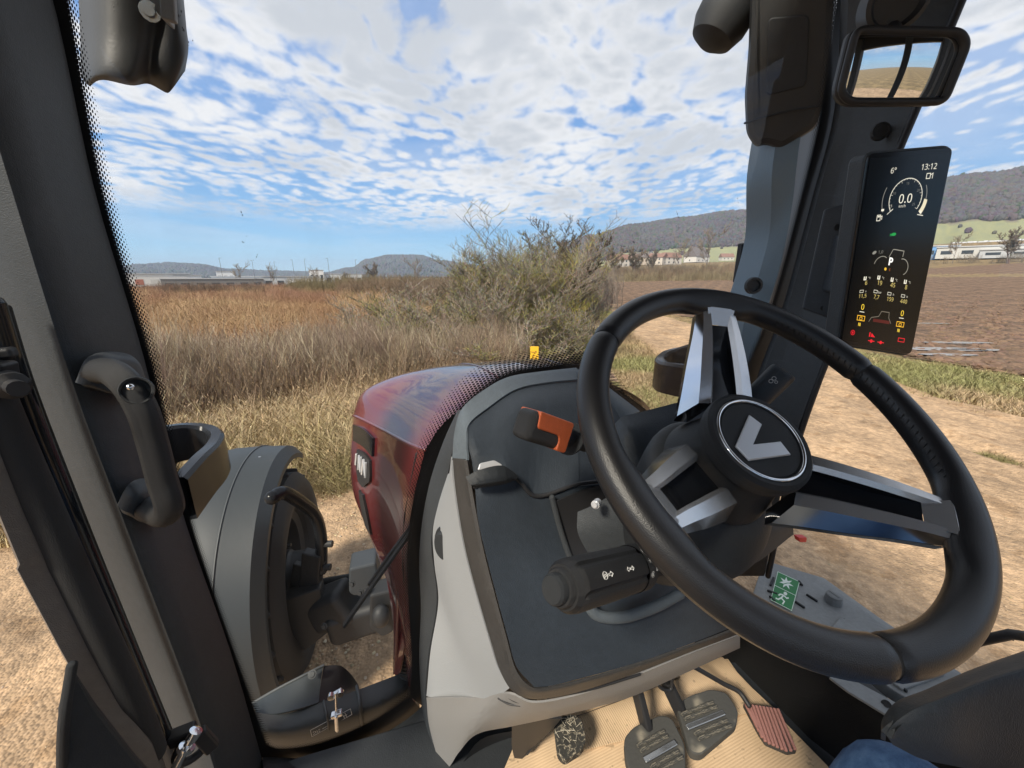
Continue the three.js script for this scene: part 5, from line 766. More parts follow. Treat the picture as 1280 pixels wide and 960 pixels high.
T.turf = earth([0.52, 0.44, 0.30], 0.7, { peb: 0.3 });
T.soil = earth([0.46, 0.365, 0.285], 0.8, { peb: 0.5 });
const landMat = (t, s, bs = 0.03) => new THREE.MeshStandardMaterial({ map: rep(t, s), bumpMap: rep(T.soilB, s), bumpScale: bs, roughness: 0.95, side: THREE.DoubleSide });
// the ground: one sheet to the horizon
{
  const pos = [], idx = [], uv = [], NR = 60, NA = 120; for (let j = 0; j <= NR; j++) { const r = 0.5 * Math.pow(14000, j / NR); for (let i = 0; i <= NA; i++) { const t = i / NA * 2 * Math.PI, x = r * Math.cos(t), z = r * Math.sin(t); pos.push(x, landH(x, z) - 0.02 - (r > 1500 ? (r - 1500) * 0.004 : 0), z); uv.push(x, z); } }
  for (let j = 0; j < NR; j++) for (let i = 0; i < NA; i++) { const a = j * (NA + 1) + i, b = a + NA + 1; idx.push(a, a + 1, b, b, a + 1, b + 1); }
  const g = new THREE.BufferGeometry(); g.setAttribute('position', new THREE.Float32BufferAttribute(pos, 3)); g.setAttribute('uv', new THREE.Float32BufferAttribute(uv, 2)); g.setIndex(idx); g.computeVertexNormals();
  tag(put('ground', g, landMat(T.turf, 5.3)), null, null, null, 'structure');
}
// a sheet of land with a ragged outline, cut into cells so that it follows the relief
function inside(p, x, z) { let c = false; for (let i = 0, j = p.length - 1; i < p.length; j = i++) if ((p[i][1] > z) !== (p[j][1] > z) && x < (p[j][0] - p[i][0]) * (z - p[i][1]) / (p[j][1] - p[i][1]) + p[i][0]) c = !c; return c; }
function edgeDist(p, x, z) { let m = 1e9; for (let i = 0, j = p.length - 1; i < p.length; j = i++) { const [ax, az] = p[j], [bx, bz] = p[i], dx = bx - ax, dz = bz - az, t = Math.min(1, Math.max(0, ((x - ax) * dx + (z - az) * dz) / (dx * dx + dz * dz))); m = Math.min(m, Math.hypot(x - ax - dx * t, z - az - dz * t)); } return inside(p, x, z) ? m : -m; }
function sheet(name, poly, m, lift, cell, relief, x0, x1, z0, z1, rag = 0.5) {
  const nx = Math.ceil((x1 - x0) / cell), nz = Math.ceil((z1 - z0) / cell), pos = [], uv = [], idx = [], ok = [];
  for (let j = 0; j <= nz; j++) for (let i = 0; i <= nx; i++) { const x = x0 + i * cell, z = z0 + j * cell, d = edgeDist(poly, x, z) + rag * (fbm(x * 0.7 + 50, z * 0.7 + 50, 4) - 0.5) * 2; ok.push(d > 0); pos.push(x, landH(x, z) + lift + relief(x, z) * sst(0, 0.4, d) - (0.012 + lift) * sst(cell * 1.2, 0, d), z); uv.push(x, z); }
  for (let j = 0; j < nz; j++) for (let i = 0; i < nx; i++) { const a = j * (nx + 1) + i, b = a + 1, c = a + nx + 1, d = c + 1; if (ok[a] && ok[b] && ok[c]) idx.push(a, c, b); if (ok[b] && ok[c] && ok[d]) idx.push(b, c, d); }
  const g = new THREE.BufferGeometry(); g.setAttribute('position', new THREE.Float32BufferAttribute(pos, 3)); g.setAttribute('uv', new THREE.Float32BufferAttribute(uv, 2)); g.setIndex(idx); g.computeVertexNormals();
  return tag(put(name, g, m), null, null, null, 'structure');
}
const TRACK = [[-30, -1.5], [-9, -4.1], [-4, -4.7], [-2, -5.3], [1.2, -5.0], [2.6, -4.2], [3.9, -4.0], [5.3, -5.6], [7.5, -10.2], [9.6, -15.6], [14.8, -26.4], [24, -50], [26, -50], [17.6, -26], [13.2, -11.5], [12.6, -8.6], [10.9, -5.2], [10.6, -3.0], [11.2, 0], [13, 9], [14, 16], [-30, 16]];
const FIELD = [[16.4, -30.5], [50, -108], [62, -112], [140, -110], [220, -88], [235, 20], [24, 20], [17.5, 0], [15.4, -5], [15.8, -9.5], [17.8, -20]];
const rut = (x, z) => { const c = 8.4 - 0.26 * z + 0.25 * Math.sin(z * 0.5); let s = 0; for (const o of [-1.0, 0.95]) { const d = (x - c - o) / 0.24; s += 0.05 * Math.exp(-d * d) - 0.025 * Math.exp(-((Math.abs(d) - 1.7) ** 2) * 3); } return s * sst(5, 1, z); };
sheet('dirt_track', TRACK, landMat(T.sand, 2.6, 0.03), 0.06, 0.12, (x, z) => 0.05 * (fbm(x * 0.8, z * 0.8, 4) - 0.5) + 0.045 * (fbm(x * 3.1 + 9, z * 3.1, 4) - 0.5) + 0.035 * (fbm(x * 7, z * 9 + 3, 3) - 0.5) - rut(x, z), -30, 27, -51, 16, 0.45);
sheet('ploughed_field', FIELD, landMat(T.soil, 4.2, 0.06), 0.016, 0.7, (x, z) => { const u = x * 0.94 + z * 0.34, v = -x * 0.34 + z * 0.94; return 0.10 * (0.5 + 0.5 * Math.sin(v * 5.2 + 1.2 * fbm(u * 0.3, v * 0.3, 3))) + 0.16 * (fbm(x * 0.9 + 30, z * 0.9, 4) - 0.4); }, 15, 236, -113, 21, 0.6);
// puddles standing in the wheel ruts of the field edge
{ const wm = phy([0.42, 0.38, 0.34], 0.3, { clearcoat: 1, clearcoatRoughness: 0.15 }); for (const [x, y, a, b] of [[1172, 436, 1.7, 0.38], [1196, 428, 1.3, 0.26], [1186, 443, 0.9, 0.2], [1165, 404, 0.9, 0.2], [1222, 437, 0.8, 0.22]]) { const c = onY(x, y, 0.12), n = 40, pos = [0, 0, 0], idx = []; for (let i = 0; i < n; i++) { const t = i / n * 6.283, r = 0.7 + 0.6 * fbm(3 + Math.cos(t) * 1.5 + x, 3 + Math.sin(t) * 1.5, 3); pos.push(a * r * Math.cos(t), 0, b * r * Math.sin(t)); idx.push(0, 1 + (i + 1) % n, 1 + i); } const g = new THREE.BufferGeometry(); g.setAttribute('position', new THREE.Float32BufferAttribute(pos, 3)); g.setIndex(idx); g.computeVertexNormals(); const m = put('puddle', g, wm); m.position.copy(c); m.rotation.y = -0.35; tag(m, null, null, null, 'structure'); } }

// ---- instanced plants and stones
const dummy = new THREE.Object3D();
function scatter(name, geo, m, list, label) {   // list: [x, y, z, turn, sx, sy, r, g, b, tilt]
  const o = new THREE.InstancedMesh(geo, m, list.length); o.name = numbered(name); const c = new THREE.Color();
  list.forEach((a, i) => { dummy.position.set(a[0], a[1], a[2]); dummy.rotation.set(a[9] || 0, a[3], a[10] || 0); dummy.scale.set(a[4], a[5], a[4]); dummy.updateMatrix(); o.setMatrixAt(i, dummy.matrix); c.setRGB(a[6], a[7], a[8]); o.setColorAt(i, c); });
  o.castShadow = o.receiveShadow = true; scene.add(o); return tag(o, label, null, null, 'stuff');
}
const leafMat = (o = {}) => new THREE.MeshStandardMaterial({ color: 0xffffff, roughness: 0.85, side: THREE.DoubleSide, ...o });
// a tuft of bent blades
function tuft(seed, n, h, spread, lean, w, seg = 2, curl = 1, head = 0) {
  const r = rng(seed), pos = [], idx = [];
  for (let k = 0; k < n; k++) { const a = r() * 6.283, d = Math.sqrt(r()) * spread, x = d * Math.cos(a), z = d * Math.sin(a), b = r() * 6.283, H = h * (0.5 + 0.5 * r()), ln = lean * (0.3 + r()), f = r() * 6.283, ww = w * (0.6 + 0.8 * r()), base = pos.length / 3;
    for (let s = 0; s <= seg; s++) { const t = s / seg, o = ln * H * Math.pow(t, 1 + curl), y = H * (t - 0.25 * ln * t * t), hw = ww * 0.5 * (1 - 0.85 * t); const cx = x + o * Math.cos(b), cz = z + o * Math.sin(b); pos.push(cx - hw * Math.cos(f), y, cz - hw * Math.sin(f), cx + hw * Math.cos(f), y, cz + hw * Math.sin(f)); }
    for (let s = 0; s < seg; s++) { const q = base + 2 * s; idx.push(q, q + 1, q + 2, q + 1, q + 3, q + 2); }
    if (r() < head) { const o = ln * H, y = H * (1 - 0.25 * ln), cx = x + o * Math.cos(b), cz = z + o * Math.sin(b), q = pos.length / 3, hl = 0.03 + 0.04 * r(), hw = 0.004 + 0.004 * r(), dx = Math.cos(b) * ln * 1.2, dz = Math.sin(b) * ln * 1.2; for (const m of [0, 1]) { const ux = m ? -Math.sin(f) : Math.cos(f), uz = m ? Math.cos(f) : Math.sin(f); pos.push(cx - dx * hl * 0.4, y - hl * 0.5, cz - dz * hl * 0.4, cx - hw * ux, y, cz - hw * uz, cx + hw * ux, y, cz + hw * uz, cx + dx * hl, y + hl * 0.6, cz + dz * hl); const e = q + 4 * m; idx.push(e, e + 1, e + 2, e + 1, e + 3, e + 2); } } }
  const g = new THREE.BufferGeometry(); g.setAttribute('position', new THREE.Float32BufferAttribute(pos, 3)); g.setIndex(idx); g.computeVertexNormals(); const nn = g.attributes.normal; for (let i = 0; i < nn.count; i++) { const v = V(nn.getX(i) * 0.5, Math.abs(nn.getY(i)) * 0.5 + 0.6, nn.getZ(i) * 0.5).normalize(); nn.setXYZ(i, v.x, v.y, v.z); } return g;
}
// a twiggy dead weed: stems that fork
function segsGeo(S, sides = 3) {
  const pos = [], idx = [], col = []; const d = V(), u = V(), v = V();
  for (const [a, b, r0, r1, c] of S) { d.subVectors(b, a).normalize(); u.set(Math.abs(d.y) > 0.9 ? 1 : 0, Math.abs(d.y) > 0.9 ? 0 : 1, 0).cross(d).normalize(); v.crossVectors(d, u); const q = pos.length / 3, n = r0 > 0.03 ? 6 : sides;
    for (const [p, r] of [[a, r0], [b, r1]]) for (let i = 0; i < n; i++) { const t = i / n * 6.283, x = r * Math.cos(t), y = r * Math.sin(t); pos.push(p.x + u.x * x + v.x * y, p.y + u.y * x + v.y * y, p.z + u.z * x + v.z * y); if (c) col.push(...c); }
    for (let i = 0; i < n; i++) { const j = (i + 1) % n; idx.push(q + i, q + j, q + n + i, q + j, q + n + j, q + n + i); } }
  const g = new THREE.BufferGeometry(); g.setAttribute('position', new THREE.Float32BufferAttribute(pos, 3)); if (col.length) g.setAttribute('color', new THREE.Float32BufferAttribute(col, 3)); g.setIndex(idx); g.computeVertexNormals(); return g;
}
function weed(seed, n, h, r0, spread = 0.3) {
  const r = rng(seed), S = []; const go = (p, d, L, rad, lev) => { const k = 3; let q = p.clone(); const dd = d.clone(); for (let i = 0; i < k; i++) { dd.add(V((r() - 0.5) * 0.35, 0.06, (r() - 0.5) * 0.35)).normalize(); const e = q.clone().addScaledVector(dd, L / k); S.push([q, e, rad * (1 - 0.25 * i), rad * (1 - 0.25 * (i + 1))]); if (lev < 2 && i > 0) for (let c = 0; c < 2; c++) go(e, dd.clone().add(V((r() - 0.5) * 1.2, 0.15, (r() - 0.5) * 1.2)).normalize(), L * 0.42, rad * 0.55, lev + 1); q = e; } };
  for (let k = 0; k < n; k++) { const a = r() * 6.283, s = spread * Math.sqrt(r()); go(V(s * Math.cos(a), 0, s * Math.sin(a)), V((r() - 0.5) * 0.5, 1, (r() - 0.5) * 0.5).normalize(), h * (0.6 + 0.4 * r()), r0, 0); } return segsGeo(S);
}
// which plants stand where left and ahead of the tractor
const tr = rng(2024);
const azd = (x, z) => Math.atan2(x - CAM.x, -(z - CAM.z)) * 180 / Math.PI;
const jit = (c, a) => { const k = 1 + a * (tr() - 0.5); return [c[0] * k, c[1] * k * (1 + 0.12 * (tr() - 0.5)), c[2] * k * (1 + 0.2 * (tr() - 0.5))]; };
{
  const free = (x, z, m = 0.2) => edgeDist(TRACK, x, z) < -m && edgeDist(FIELD, x, z) < -m - 0.6;
  const grassG = [tuft(1, 34, 0.6, 0.30, 0.9, 0.0075, 3, 1, 0.12), tuft(2, 34, 0.5, 0.34, 1.3, 0.0075, 3), tuft(3, 30, 0.7, 0.28, 0.7, 0.0065, 3, 1, 0.25)], reedG = [tuft(4, 24, 1.35, 0.42, 0.3, 0.010, 3, 1, 0.5), tuft(5, 24, 1.25, 0.45, 0.6, 0.010, 3, 1, 0.4), tuft(6, 20, 1.5, 0.4, 0.4, 0.009, 3, 1, 0.6)], weedG = [weed(7, 6, 1.0, 0.006), weed(8, 6, 1.1, 0.006), weed(9, 8, 0.9, 0.0055)], lowG = [tuft(10, 30, 0.22, 0.25, 1.1, 0.010, 2), tuft(12, 30, 0.16, 0.25, 1.5, 0.012, 2)];
  const Ls = { grass: [[], [], []], reed: [[], [], []], weed: [[], [], []], low: [[], []] };
  const mk = onY(667, 505, 0), mkA = azd(mk.x, mk.z), mkR = Math.hypot(mk.x - CAM.x, mk.z);
  const put1 = (k, x, z, s, c, hs = 1) => { if (k !== 'low' && Math.abs(azd(x, z) - mkA) < 2.6 && Math.hypot(x - CAM.x, z) < mkR + 0.4) return; const v = Math.floor(tr() * Ls[k].length); Ls[k][v].push([x, landH(x, z) - 0.01, z, tr() * 6.283, s, s * hs * (0.75 + 0.5 * tr()), ...c, (tr() - 0.5) * 0.2, (tr() - 0.5) * 0.2]); };
  const straw = [0.54, 0.405, 0.24], pale = [0.62, 0.50, 0.33], green = [0.40, 0.34, 0.16], orange = [0.47, 0.285, 0.155], brown = [0.37, 0.21, 0.125], grey = [0.40, 0.31, 0.225], purple = [0.33, 0.225, 0.165];
  const mixc = (a, b, t) => a.map((x, i) => lerp(x, b[i], t));
  // near grass along the track, dense, yellow-green at its foot
  for (let i = 0; i < 60000; i++) {
    const r = 4.6 + 6.4 * Math.sqrt(tr()), az = lerp(-52, 62, tr()), t = az * Math.PI / 180, x = CAM.x + r * Math.sin(t), z = -r * Math.cos(t); if (!free(x, z, -0.1 - 0.3 * tr())) continue;
    const d = -edgeDist(TRACK, x, z), k = fbm(x * 0.5, z * 0.5, 3), isRight = x > 2;
    if (isRight && az > 12) { if (tr() < 0.30) put1('low', x, z, 0.75, jit(mixc([0.34, 0.32, 0.15], straw, sst(0.42, 0.62, k)), 0.5)); continue; }
    const dens = sst(-0.2, 0.6, d); if (tr() > dens * 0.9) continue;
    if (d < 0.9 && tr() < 0.6) put1('low', x, z, 1.2, jit(mixc(green, straw, 0.5 + 0.5 * tr()), 0.5));
    else if (tr() < 0.05) put1('reed', x, z, 0.8, jit(mixc(straw, pale, tr()), 0.4), 0.55 + 0.3 * tr());
    else put1('grass', x, z, (0.75 + 0.5 * tr()) * (tr() < 0.1 ? 1.2 : 1), jit(mixc(mixc(straw, pale, tr()), green, (d < 1.0 ? 0.35 : 0.05) * sst(0.35, 0.65, k + 0.2 * tr())), 0.45));
  }
  // belt of grey dead weeds
  for (let i = 0; i < 11000; i++) { const r = 7.6 + 5 * tr(), az = lerp(-50, 16, tr()), t = az * Math.PI / 180, x = CAM.x + r * Math.sin(t), z = -r * Math.cos(t); if (!free(x, z, 1.0)) continue; const k = fbm(x * 0.35 + 4, z * 0.35 + 8, 3), end = lerp(11.2, 15, sst(-12, 8, az)); if (tr() > sst(7.6, 8.8, r + 1.5 * (k - 0.5)) * sst(end, end - 1.8, r)) continue; put1('weed', x, z, 0.8 + 0.4 * tr(), jit(tr() < 0.22 ? [0.62, 0.52, 0.38] : mixc([0.17, 0.13, 0.10], tr() < 0.35 ? purple : [0.36, 0.27, 0.18], tr()), 0.5), 0.6 + 0.55 * k); }
  for (let i = 0; i < 12000; i++) { const r = 7.6 + 5.5 * tr(), az = lerp(-50, 16, tr()), t = az * Math.PI / 180, x = CAM.x + r * Math.sin(t), z = -r * Math.cos(t); if (!free(x, z, 0.6)) continue; const kb = fbm(x * 0.5 + 44, z * 0.5, 3); put1(tr() < 0.5 ? 'reed' : 'grass', x, z, 0.7 + 0.3 * tr(), jit(mixc(mixc([0.20, 0.155, 0.115], straw, tr() * 0.7), orange, tr() * 0.5), 0.5), 0.5 + 0.8 * kb); }
  // reeds out to the far side of the fallow
  for (let i = 0; i < 90000; i++) {
    const r = 10 + 80 * Math.pow(tr(), 1.35), az = lerp(-50, 20, tr()), t = az * Math.PI / 180, x = CAM.x + r * Math.sin(t), z = -r * Math.cos(t); if (!free(x, z, 1.2)) continue;
    if (tr() > sst(10, 13, r)) continue; const k = fbm(x * 0.10 + 3, z * 0.22 + 7, 4), kk = fbm(x * 0.4 + 13, z * 0.4 + 7, 3);
    if (az > 4 && r < 22 && tr() < 0.6) continue;
    const c = r > 40 && k > 0.46 ? mixc(brown, [0.34, 0.19, 0.14], tr()) : mixc(mixc(orange, straw, 0.7 * sst(0.35, 0.65, kk)), brown, sst(0.40, 0.60, k + 0.2 * (tr() - 0.5))); put1('reed', x, z, (0.8 + 0.4 * tr()) * (1 + r * 0.006), jit(c, 0.5), 0.36 + 0.5 * sst(0.3, 0.7, kk) * (0.6 + 0.4 * tr()));
  }
  // sparse tufts and green on the verge between bonnet and track, and along the field edge
  for (let i = 0; i < 16000; i++) { const x = lerp(1.5, 15, tr()), z = lerp(-30, -4, tr()); if (!free(x, z, -0.15) || Math.hypot(x - 4, z + 13.4) < 2.2) continue; const k = fbm(x * 0.6 + 2, z * 0.6, 3); put1('low', x, z, 1.1, jit(mixc([0.36, 0.35, 0.15], straw, sst(0.38, 0.66, k)), 0.5)); }
  for (let i = 0; i < 15000; i++) { const x = lerp(9.5, 22, tr()), z = lerp(-30, 4, tr()), d = edgeDist(TRACK, x, z), e = edgeDist(FIELD, x, z), k = fbm(x * 0.7 + 22, z * 0.7, 4); if (d > 0.5 * k || e > 0.9 || (e > 0 && k < 0.5) || k < 0.47 || tr() < 0.45) continue; put1('low', x, z, 0.65, jit(mixc([0.37, 0.36, 0.16], straw, sst(0.36, 0.62, k)), 0.5), 0.8); }
  // a green tuft patch out on the track at right
  for (let i = 0; i < 260; i++) { const c = onY(1246, 578, 0), x = c.x + (tr() - 0.5) * 1.1, z = c.z + (tr() - 0.5) * 0.4; put1('low', x, z, 0.55, jit([0.30, 0.27, 0.11], 0.5), 0.6); }
  for (let i = 0; i < 700; i++) { const c = onY(434, 592, 0), a = tr() * 6.28, q = Math.sqrt(tr()) * 0.55, x = c.x + q * Math.cos(a) * 1.3, z = c.z + q * Math.sin(a); put1(tr() < 0.5 ? 'grass' : 'low', x, z, 0.8, jit(mixc(green, [0.22, 0.16, 0.09], tr()), 0.5), 0.7); }
  const lm = leafMat();
  Ls.grass.forEach((l, i) => scatter('dry_grass', grassG[i], lm, l)); Ls.reed.forEach((l, i) => scatter('reeds', reedG[i], lm, l)); Ls.weed.forEach((l, i) => scatter('dead_weeds', weedG[i], lm, l)); Ls.low.forEach((l, i) => scatter('short_grass', lowG[i], lm, l));
  // pebbles, straw and clods lying on the track and field
  const peb = new THREE.IcosahedronGeometry(1, 1); { const p = peb.attributes.position; for (let i = 0; i < p.count; i++) { const k = 0.75 + 0.5 * vn(p.getX(i) * 2 + 9, p.getY(i) * 2 + p.getZ(i) * 3 + 9); p.setXYZ(i, p.getX(i) * k, p.getY(i) * k * 0.6, p.getZ(i) * k); } peb.computeVertexNormals(); }
  const pl = [], chips = []; for (let i = 0; i < 60000; i++) { const near = tr() < 0.75, x = near ? lerp(-4.5, 6.5, tr()) : lerp(-6, 13, tr()), z = near ? lerp(-5.6, 3, tr()) : lerp(-14, 5, tr()); if (edgeDist(TRACK, x, z) < 0.1) continue; const gravelly = sst(-0.2, -2.0, z) * sst(2.6, 0.4, x) * sst(-2.1, -1.4, x); if (tr() > 0.30 + 0.7 * gravelly) continue; const s = (0.003 + 0.011 * Math.pow(tr(), 3)) * (0.55 + 0.45 * gravelly); pl.push([x, 0.062 + 0.3 * s, z, tr() * 6.28, s, s, ...jit(tr() < 0.7 ? [0.42, 0.32, 0.20] : [0.52, 0.42, 0.29], 0.4)]); }
  scatter('pebbles', peb, leafMat(), pl);
  const cl = []; for (let i = 0; i < 30000; i++) { const r = 14 + 70 * tr() * tr(), az = lerp(40, 100, tr()) * Math.PI / 180, x = r * Math.sin(az), z = -r * Math.cos(az); if (edgeDist(FIELD, x, z) < 0.2) continue; const s = 0.04 + 0.11 * Math.pow(tr(), 2.5); cl.push([x, landH(x, z) + 0.06, z, tr() * 6.28, s, s, ...jit([0.155, 0.098, 0.066], 0.6)]); }
  scatter('soil_clods', peb, leafMat(), cl);
}
// ---- shrubs and trees with bare twigs
function bareTree(seed, o) {
  const r = rng(seed), thick = [], fine = []; const cols = o.cols;
  const go = (p, d, L, rad, lev, c) => {
    const k = lev === 0 ? 5 : 4; let q = p.clone(); const dd = d.clone();
    for (let i = 0; i < k; i++) {
      const wob = o.wob * (1 + 0.3 * lev); dd.add(V((r() - 0.5) * wob, o.rise * (lev ? 1 : 1.4) - (o.droop || 0) * lev * 0.1, (r() - 0.5) * wob)).normalize();
      const e = q.clone().addScaledVector(dd, L / k), r0 = Math.max(o.min, rad * (1 - 0.16 * i)), r1 = Math.max(o.min * 0.8, rad * (1 - 0.16 * (i + 1)));
      const cc = lev < 2 ? o.bark : c; (lev < o.thickLev ? thick : fine).push([q, e, r0, r1, cc.map(x => x * (0.8 + 0.4 * r()))]);
      if (lev < o.lev && (lev > 0 || i > o.clear)) { const nb = o.kids[lev]; for (let b = 0; b < nb; b++) if (r() < 0.85) { const a = r() * 6.283, sp = o.spread * (0.6 + 0.8 * r()); const side = V(Math.cos(a), 0.15, Math.sin(a)); go(e, dd.clone().addScaledVector(side, sp).normalize(), L * o.ratio * (0.6 + 0.6 * r()), r1 * 0.6, lev + 1, lev >= 1 && r() < 0.75 ? c : cols[Math.floor(r() * cols.length)]); } }
      q = e;
    }
  };
  for (let s = 0; s < o.stems; s++) { const a = r() * 6.283, ds = o.base * Math.sqrt(r()), out = o.fan * (0.25 + 0.75 * r()); go(V(ds * Math.cos(a), 0, ds * Math.sin(a)), V(out * Math.cos(a), 1, out * Math.sin(a)).normalize(), o.h * (0.55 + 0.45 * r()), o.r * (0.6 + 0.4 * r()), 0, cols[Math.floor(r() * cols.length)]); }
  return { trunk: segsGeo(thick, 5), crown: segsGeo(fine, 3) };
}
const barkM = new THREE.MeshStandardMaterial({ vertexColors: true, roughness: 0.9, side: THREE.DoubleSide });
function plant(name, label, cat, at, geo, group) { const t = thing(name, label, cat, at, 0, group); put('trunk', geo.trunk, barkM, t); put('crown', geo.crown, barkM, t); return t; }
const olive = [0.29, 0.26, 0.095], lichen = [0.46, 0.38, 0.09], gtw = [0.31, 0.26, 0.205], dk = [0.11, 0.09, 0.07], rtw = [0.21, 0.14, 0.10];
{
  // the tall thorn bush ahead
  const hw = bareTree(31, { stems: 40, base: 1.5, fan: 0.46, h: 3.2, r: 0.055, lev: 4, kids: [2, 2, 2, 1], ratio: 0.52, spread: 0.9, wob: 0.35, rise: 0.05, min: 0.0062, thickLev: 2, clear: 0, bark: [0.24, 0.21, 0.15], cols: [olive, gtw, gtw, [0.15, 0.125, 0.095], olive, [0.2, 0.17, 0.13]] });
  const b = onY(668, 438, 0); plant('thorn_bush', 'tall bare thorn bush with dense olive twigs beyond the bonnet', 'bush', [3.9, 0, -13.6], hw).scale.set(0.95, 0.84, 0.95);
  const top = bareTree(37, { stems: 6, base: 0.4, fan: 0.24, h: 3.7, r: 0.06, lev: 4, kids: [2, 3, 3, 1], ratio: 0.36, spread: 1.0, wob: 0.4, rise: 0.03, min: 0.008, thickLev: 2, clear: 2, bark: dk, cols: [dk, [0.09, 0.075, 0.05]] });
  plant('small_tree', 'slender bare tree with dark rounded crown rising out of the thorn bush', 'tree', [5.3, 0, -14.0], top);
  const yl = bareTree(41, { stems: 9, base: 0.6, fan: 0.9, h: 1.9, r: 0.03, lev: 3, kids: [2, 2, 2], ratio: 0.5, spread: 0.8, wob: 0.45, rise: 0.04, min: 0.0075, thickLev: 1, clear: -1, bark: lichen, cols: [lichen, [0.24, 0.22, 0.06], olive] });
  plant('lichen_bush', 'low bush with yellow lichen on its branches at the right foot of the thorn bush', 'bush', [4.5, 0, -11.7], yl);
  const s1 = bareTree(43, { stems: 34, base: 1.7, fan: 0.8, h: 1.75, r: 0.022, lev: 3, kids: [2, 2, 2], ratio: 0.52, spread: 0.9, wob: 0.45, rise: 0.06, min: 0.006, thickLev: 1, clear: -1, bark: gtw, cols: [gtw, olive, [0.12, 0.11, 0.06], [0.24, 0.21, 0.17]] });
  const scrub = plant('scrub_bush', 'low grey-olive bush left of the thorn bush, nearest the bonnet', 'bush', [0.7, 0, -11.6], s1);
  scrub.scale.set(1.1, 0.75, 1.1); copy(scrub, 'scrub_bush', 'low grey-olive bush just above the crest of the bonnet', [2.2, 0, -10.4], 3.3, [1.0, 0.6, 1.0]); copy(scrub, 'scrub_bush', 'grey-olive bush touching the left side of the thorn bush', [2.1, 0, -12.8], 1.9, [1.1, 0.95, 1.1]);
  copy(scrub, 'scrub_bush', 'sprawling grey bush at the left end of the row of bushes', [-0.6, 0, -13.2], 4.0, [1.1, 0.5, 1.1]);
  copy(scrub, 'scrub_bush', 'olive bush behind the gap between the low bushes', [1.3, 0, -16.5], 2.8, [1.1, 0.8, 1.1]);
  copy(scrub, 'scrub_bush', 'brushy bush below the dark crown of the slender tree', [5.6, 0, -15.4], 5.1, [0.8, 1.5, 0.8]);
  copy(scrub, 'scrub_bush', 'grey bush filling the foot of the thorn bush', [3.4, 0, -11.4], 0.7, [0.9, 0.9, 0.9]);
  // pale grey thicket right of the thorn bush beside the track
  const th = bareTree(47, { stems: 22, base: 0.9, fan: 0.25, h: 2.3, r: 0.02, lev: 2, kids: [2, 3], ratio: 0.45, spread: 0.7, wob: 0.3, rise: 0.1, min: 0.006, thickLev: 1, clear: 0, bark: [0.22, 0.19, 0.17], cols: [[0.25, 0.21, 0.19], [0.20, 0.17, 0.14]] });
  const tk = plant('thicket', 'pale grey thicket of upright shoots between the thorn bush and the track', 'thicket', [6.3, 0, -14.2], th);
  copy(tk, 'thicket', 'taller pale thicket behind, at the right edge of the bushes', [8.3, 0, -19.5], 2, [1.2, 1.3, 1.2]);
  // yellow marker plate on its post
  const mp = thing('marker_post', 'yellow marker plate on a short post in front of the thorn bush', 'marker post', onY(667, 505, 0).toArray()); { const a = far(667, 433, Math.hypot(mp.position.x - CAM.x, mp.position.z)); const h = a.y; put('plate', box(0, h - 0.20, 0, 0.17, 0.40, 0.012, 0.003), M.yellow, mp); put('post', tube([V(0, 0, -0.03), V(0, h - 0.1, -0.03)], 0.025, 10), M.steel, mp); put('print', [box(0, h - 0.12, 0.0075, 0.10, 0.03, 0.002, 0), box(0, h - 0.19, 0.0075, 0.11, 0.015, 0.002, 0), box(0, h - 0.24, 0.0075, 0.09, 0.04, 0.002, 0)], mat([0.5, 0.27, 0.03], 0.6), mp); mp.rotation.y = -0.35; }
}
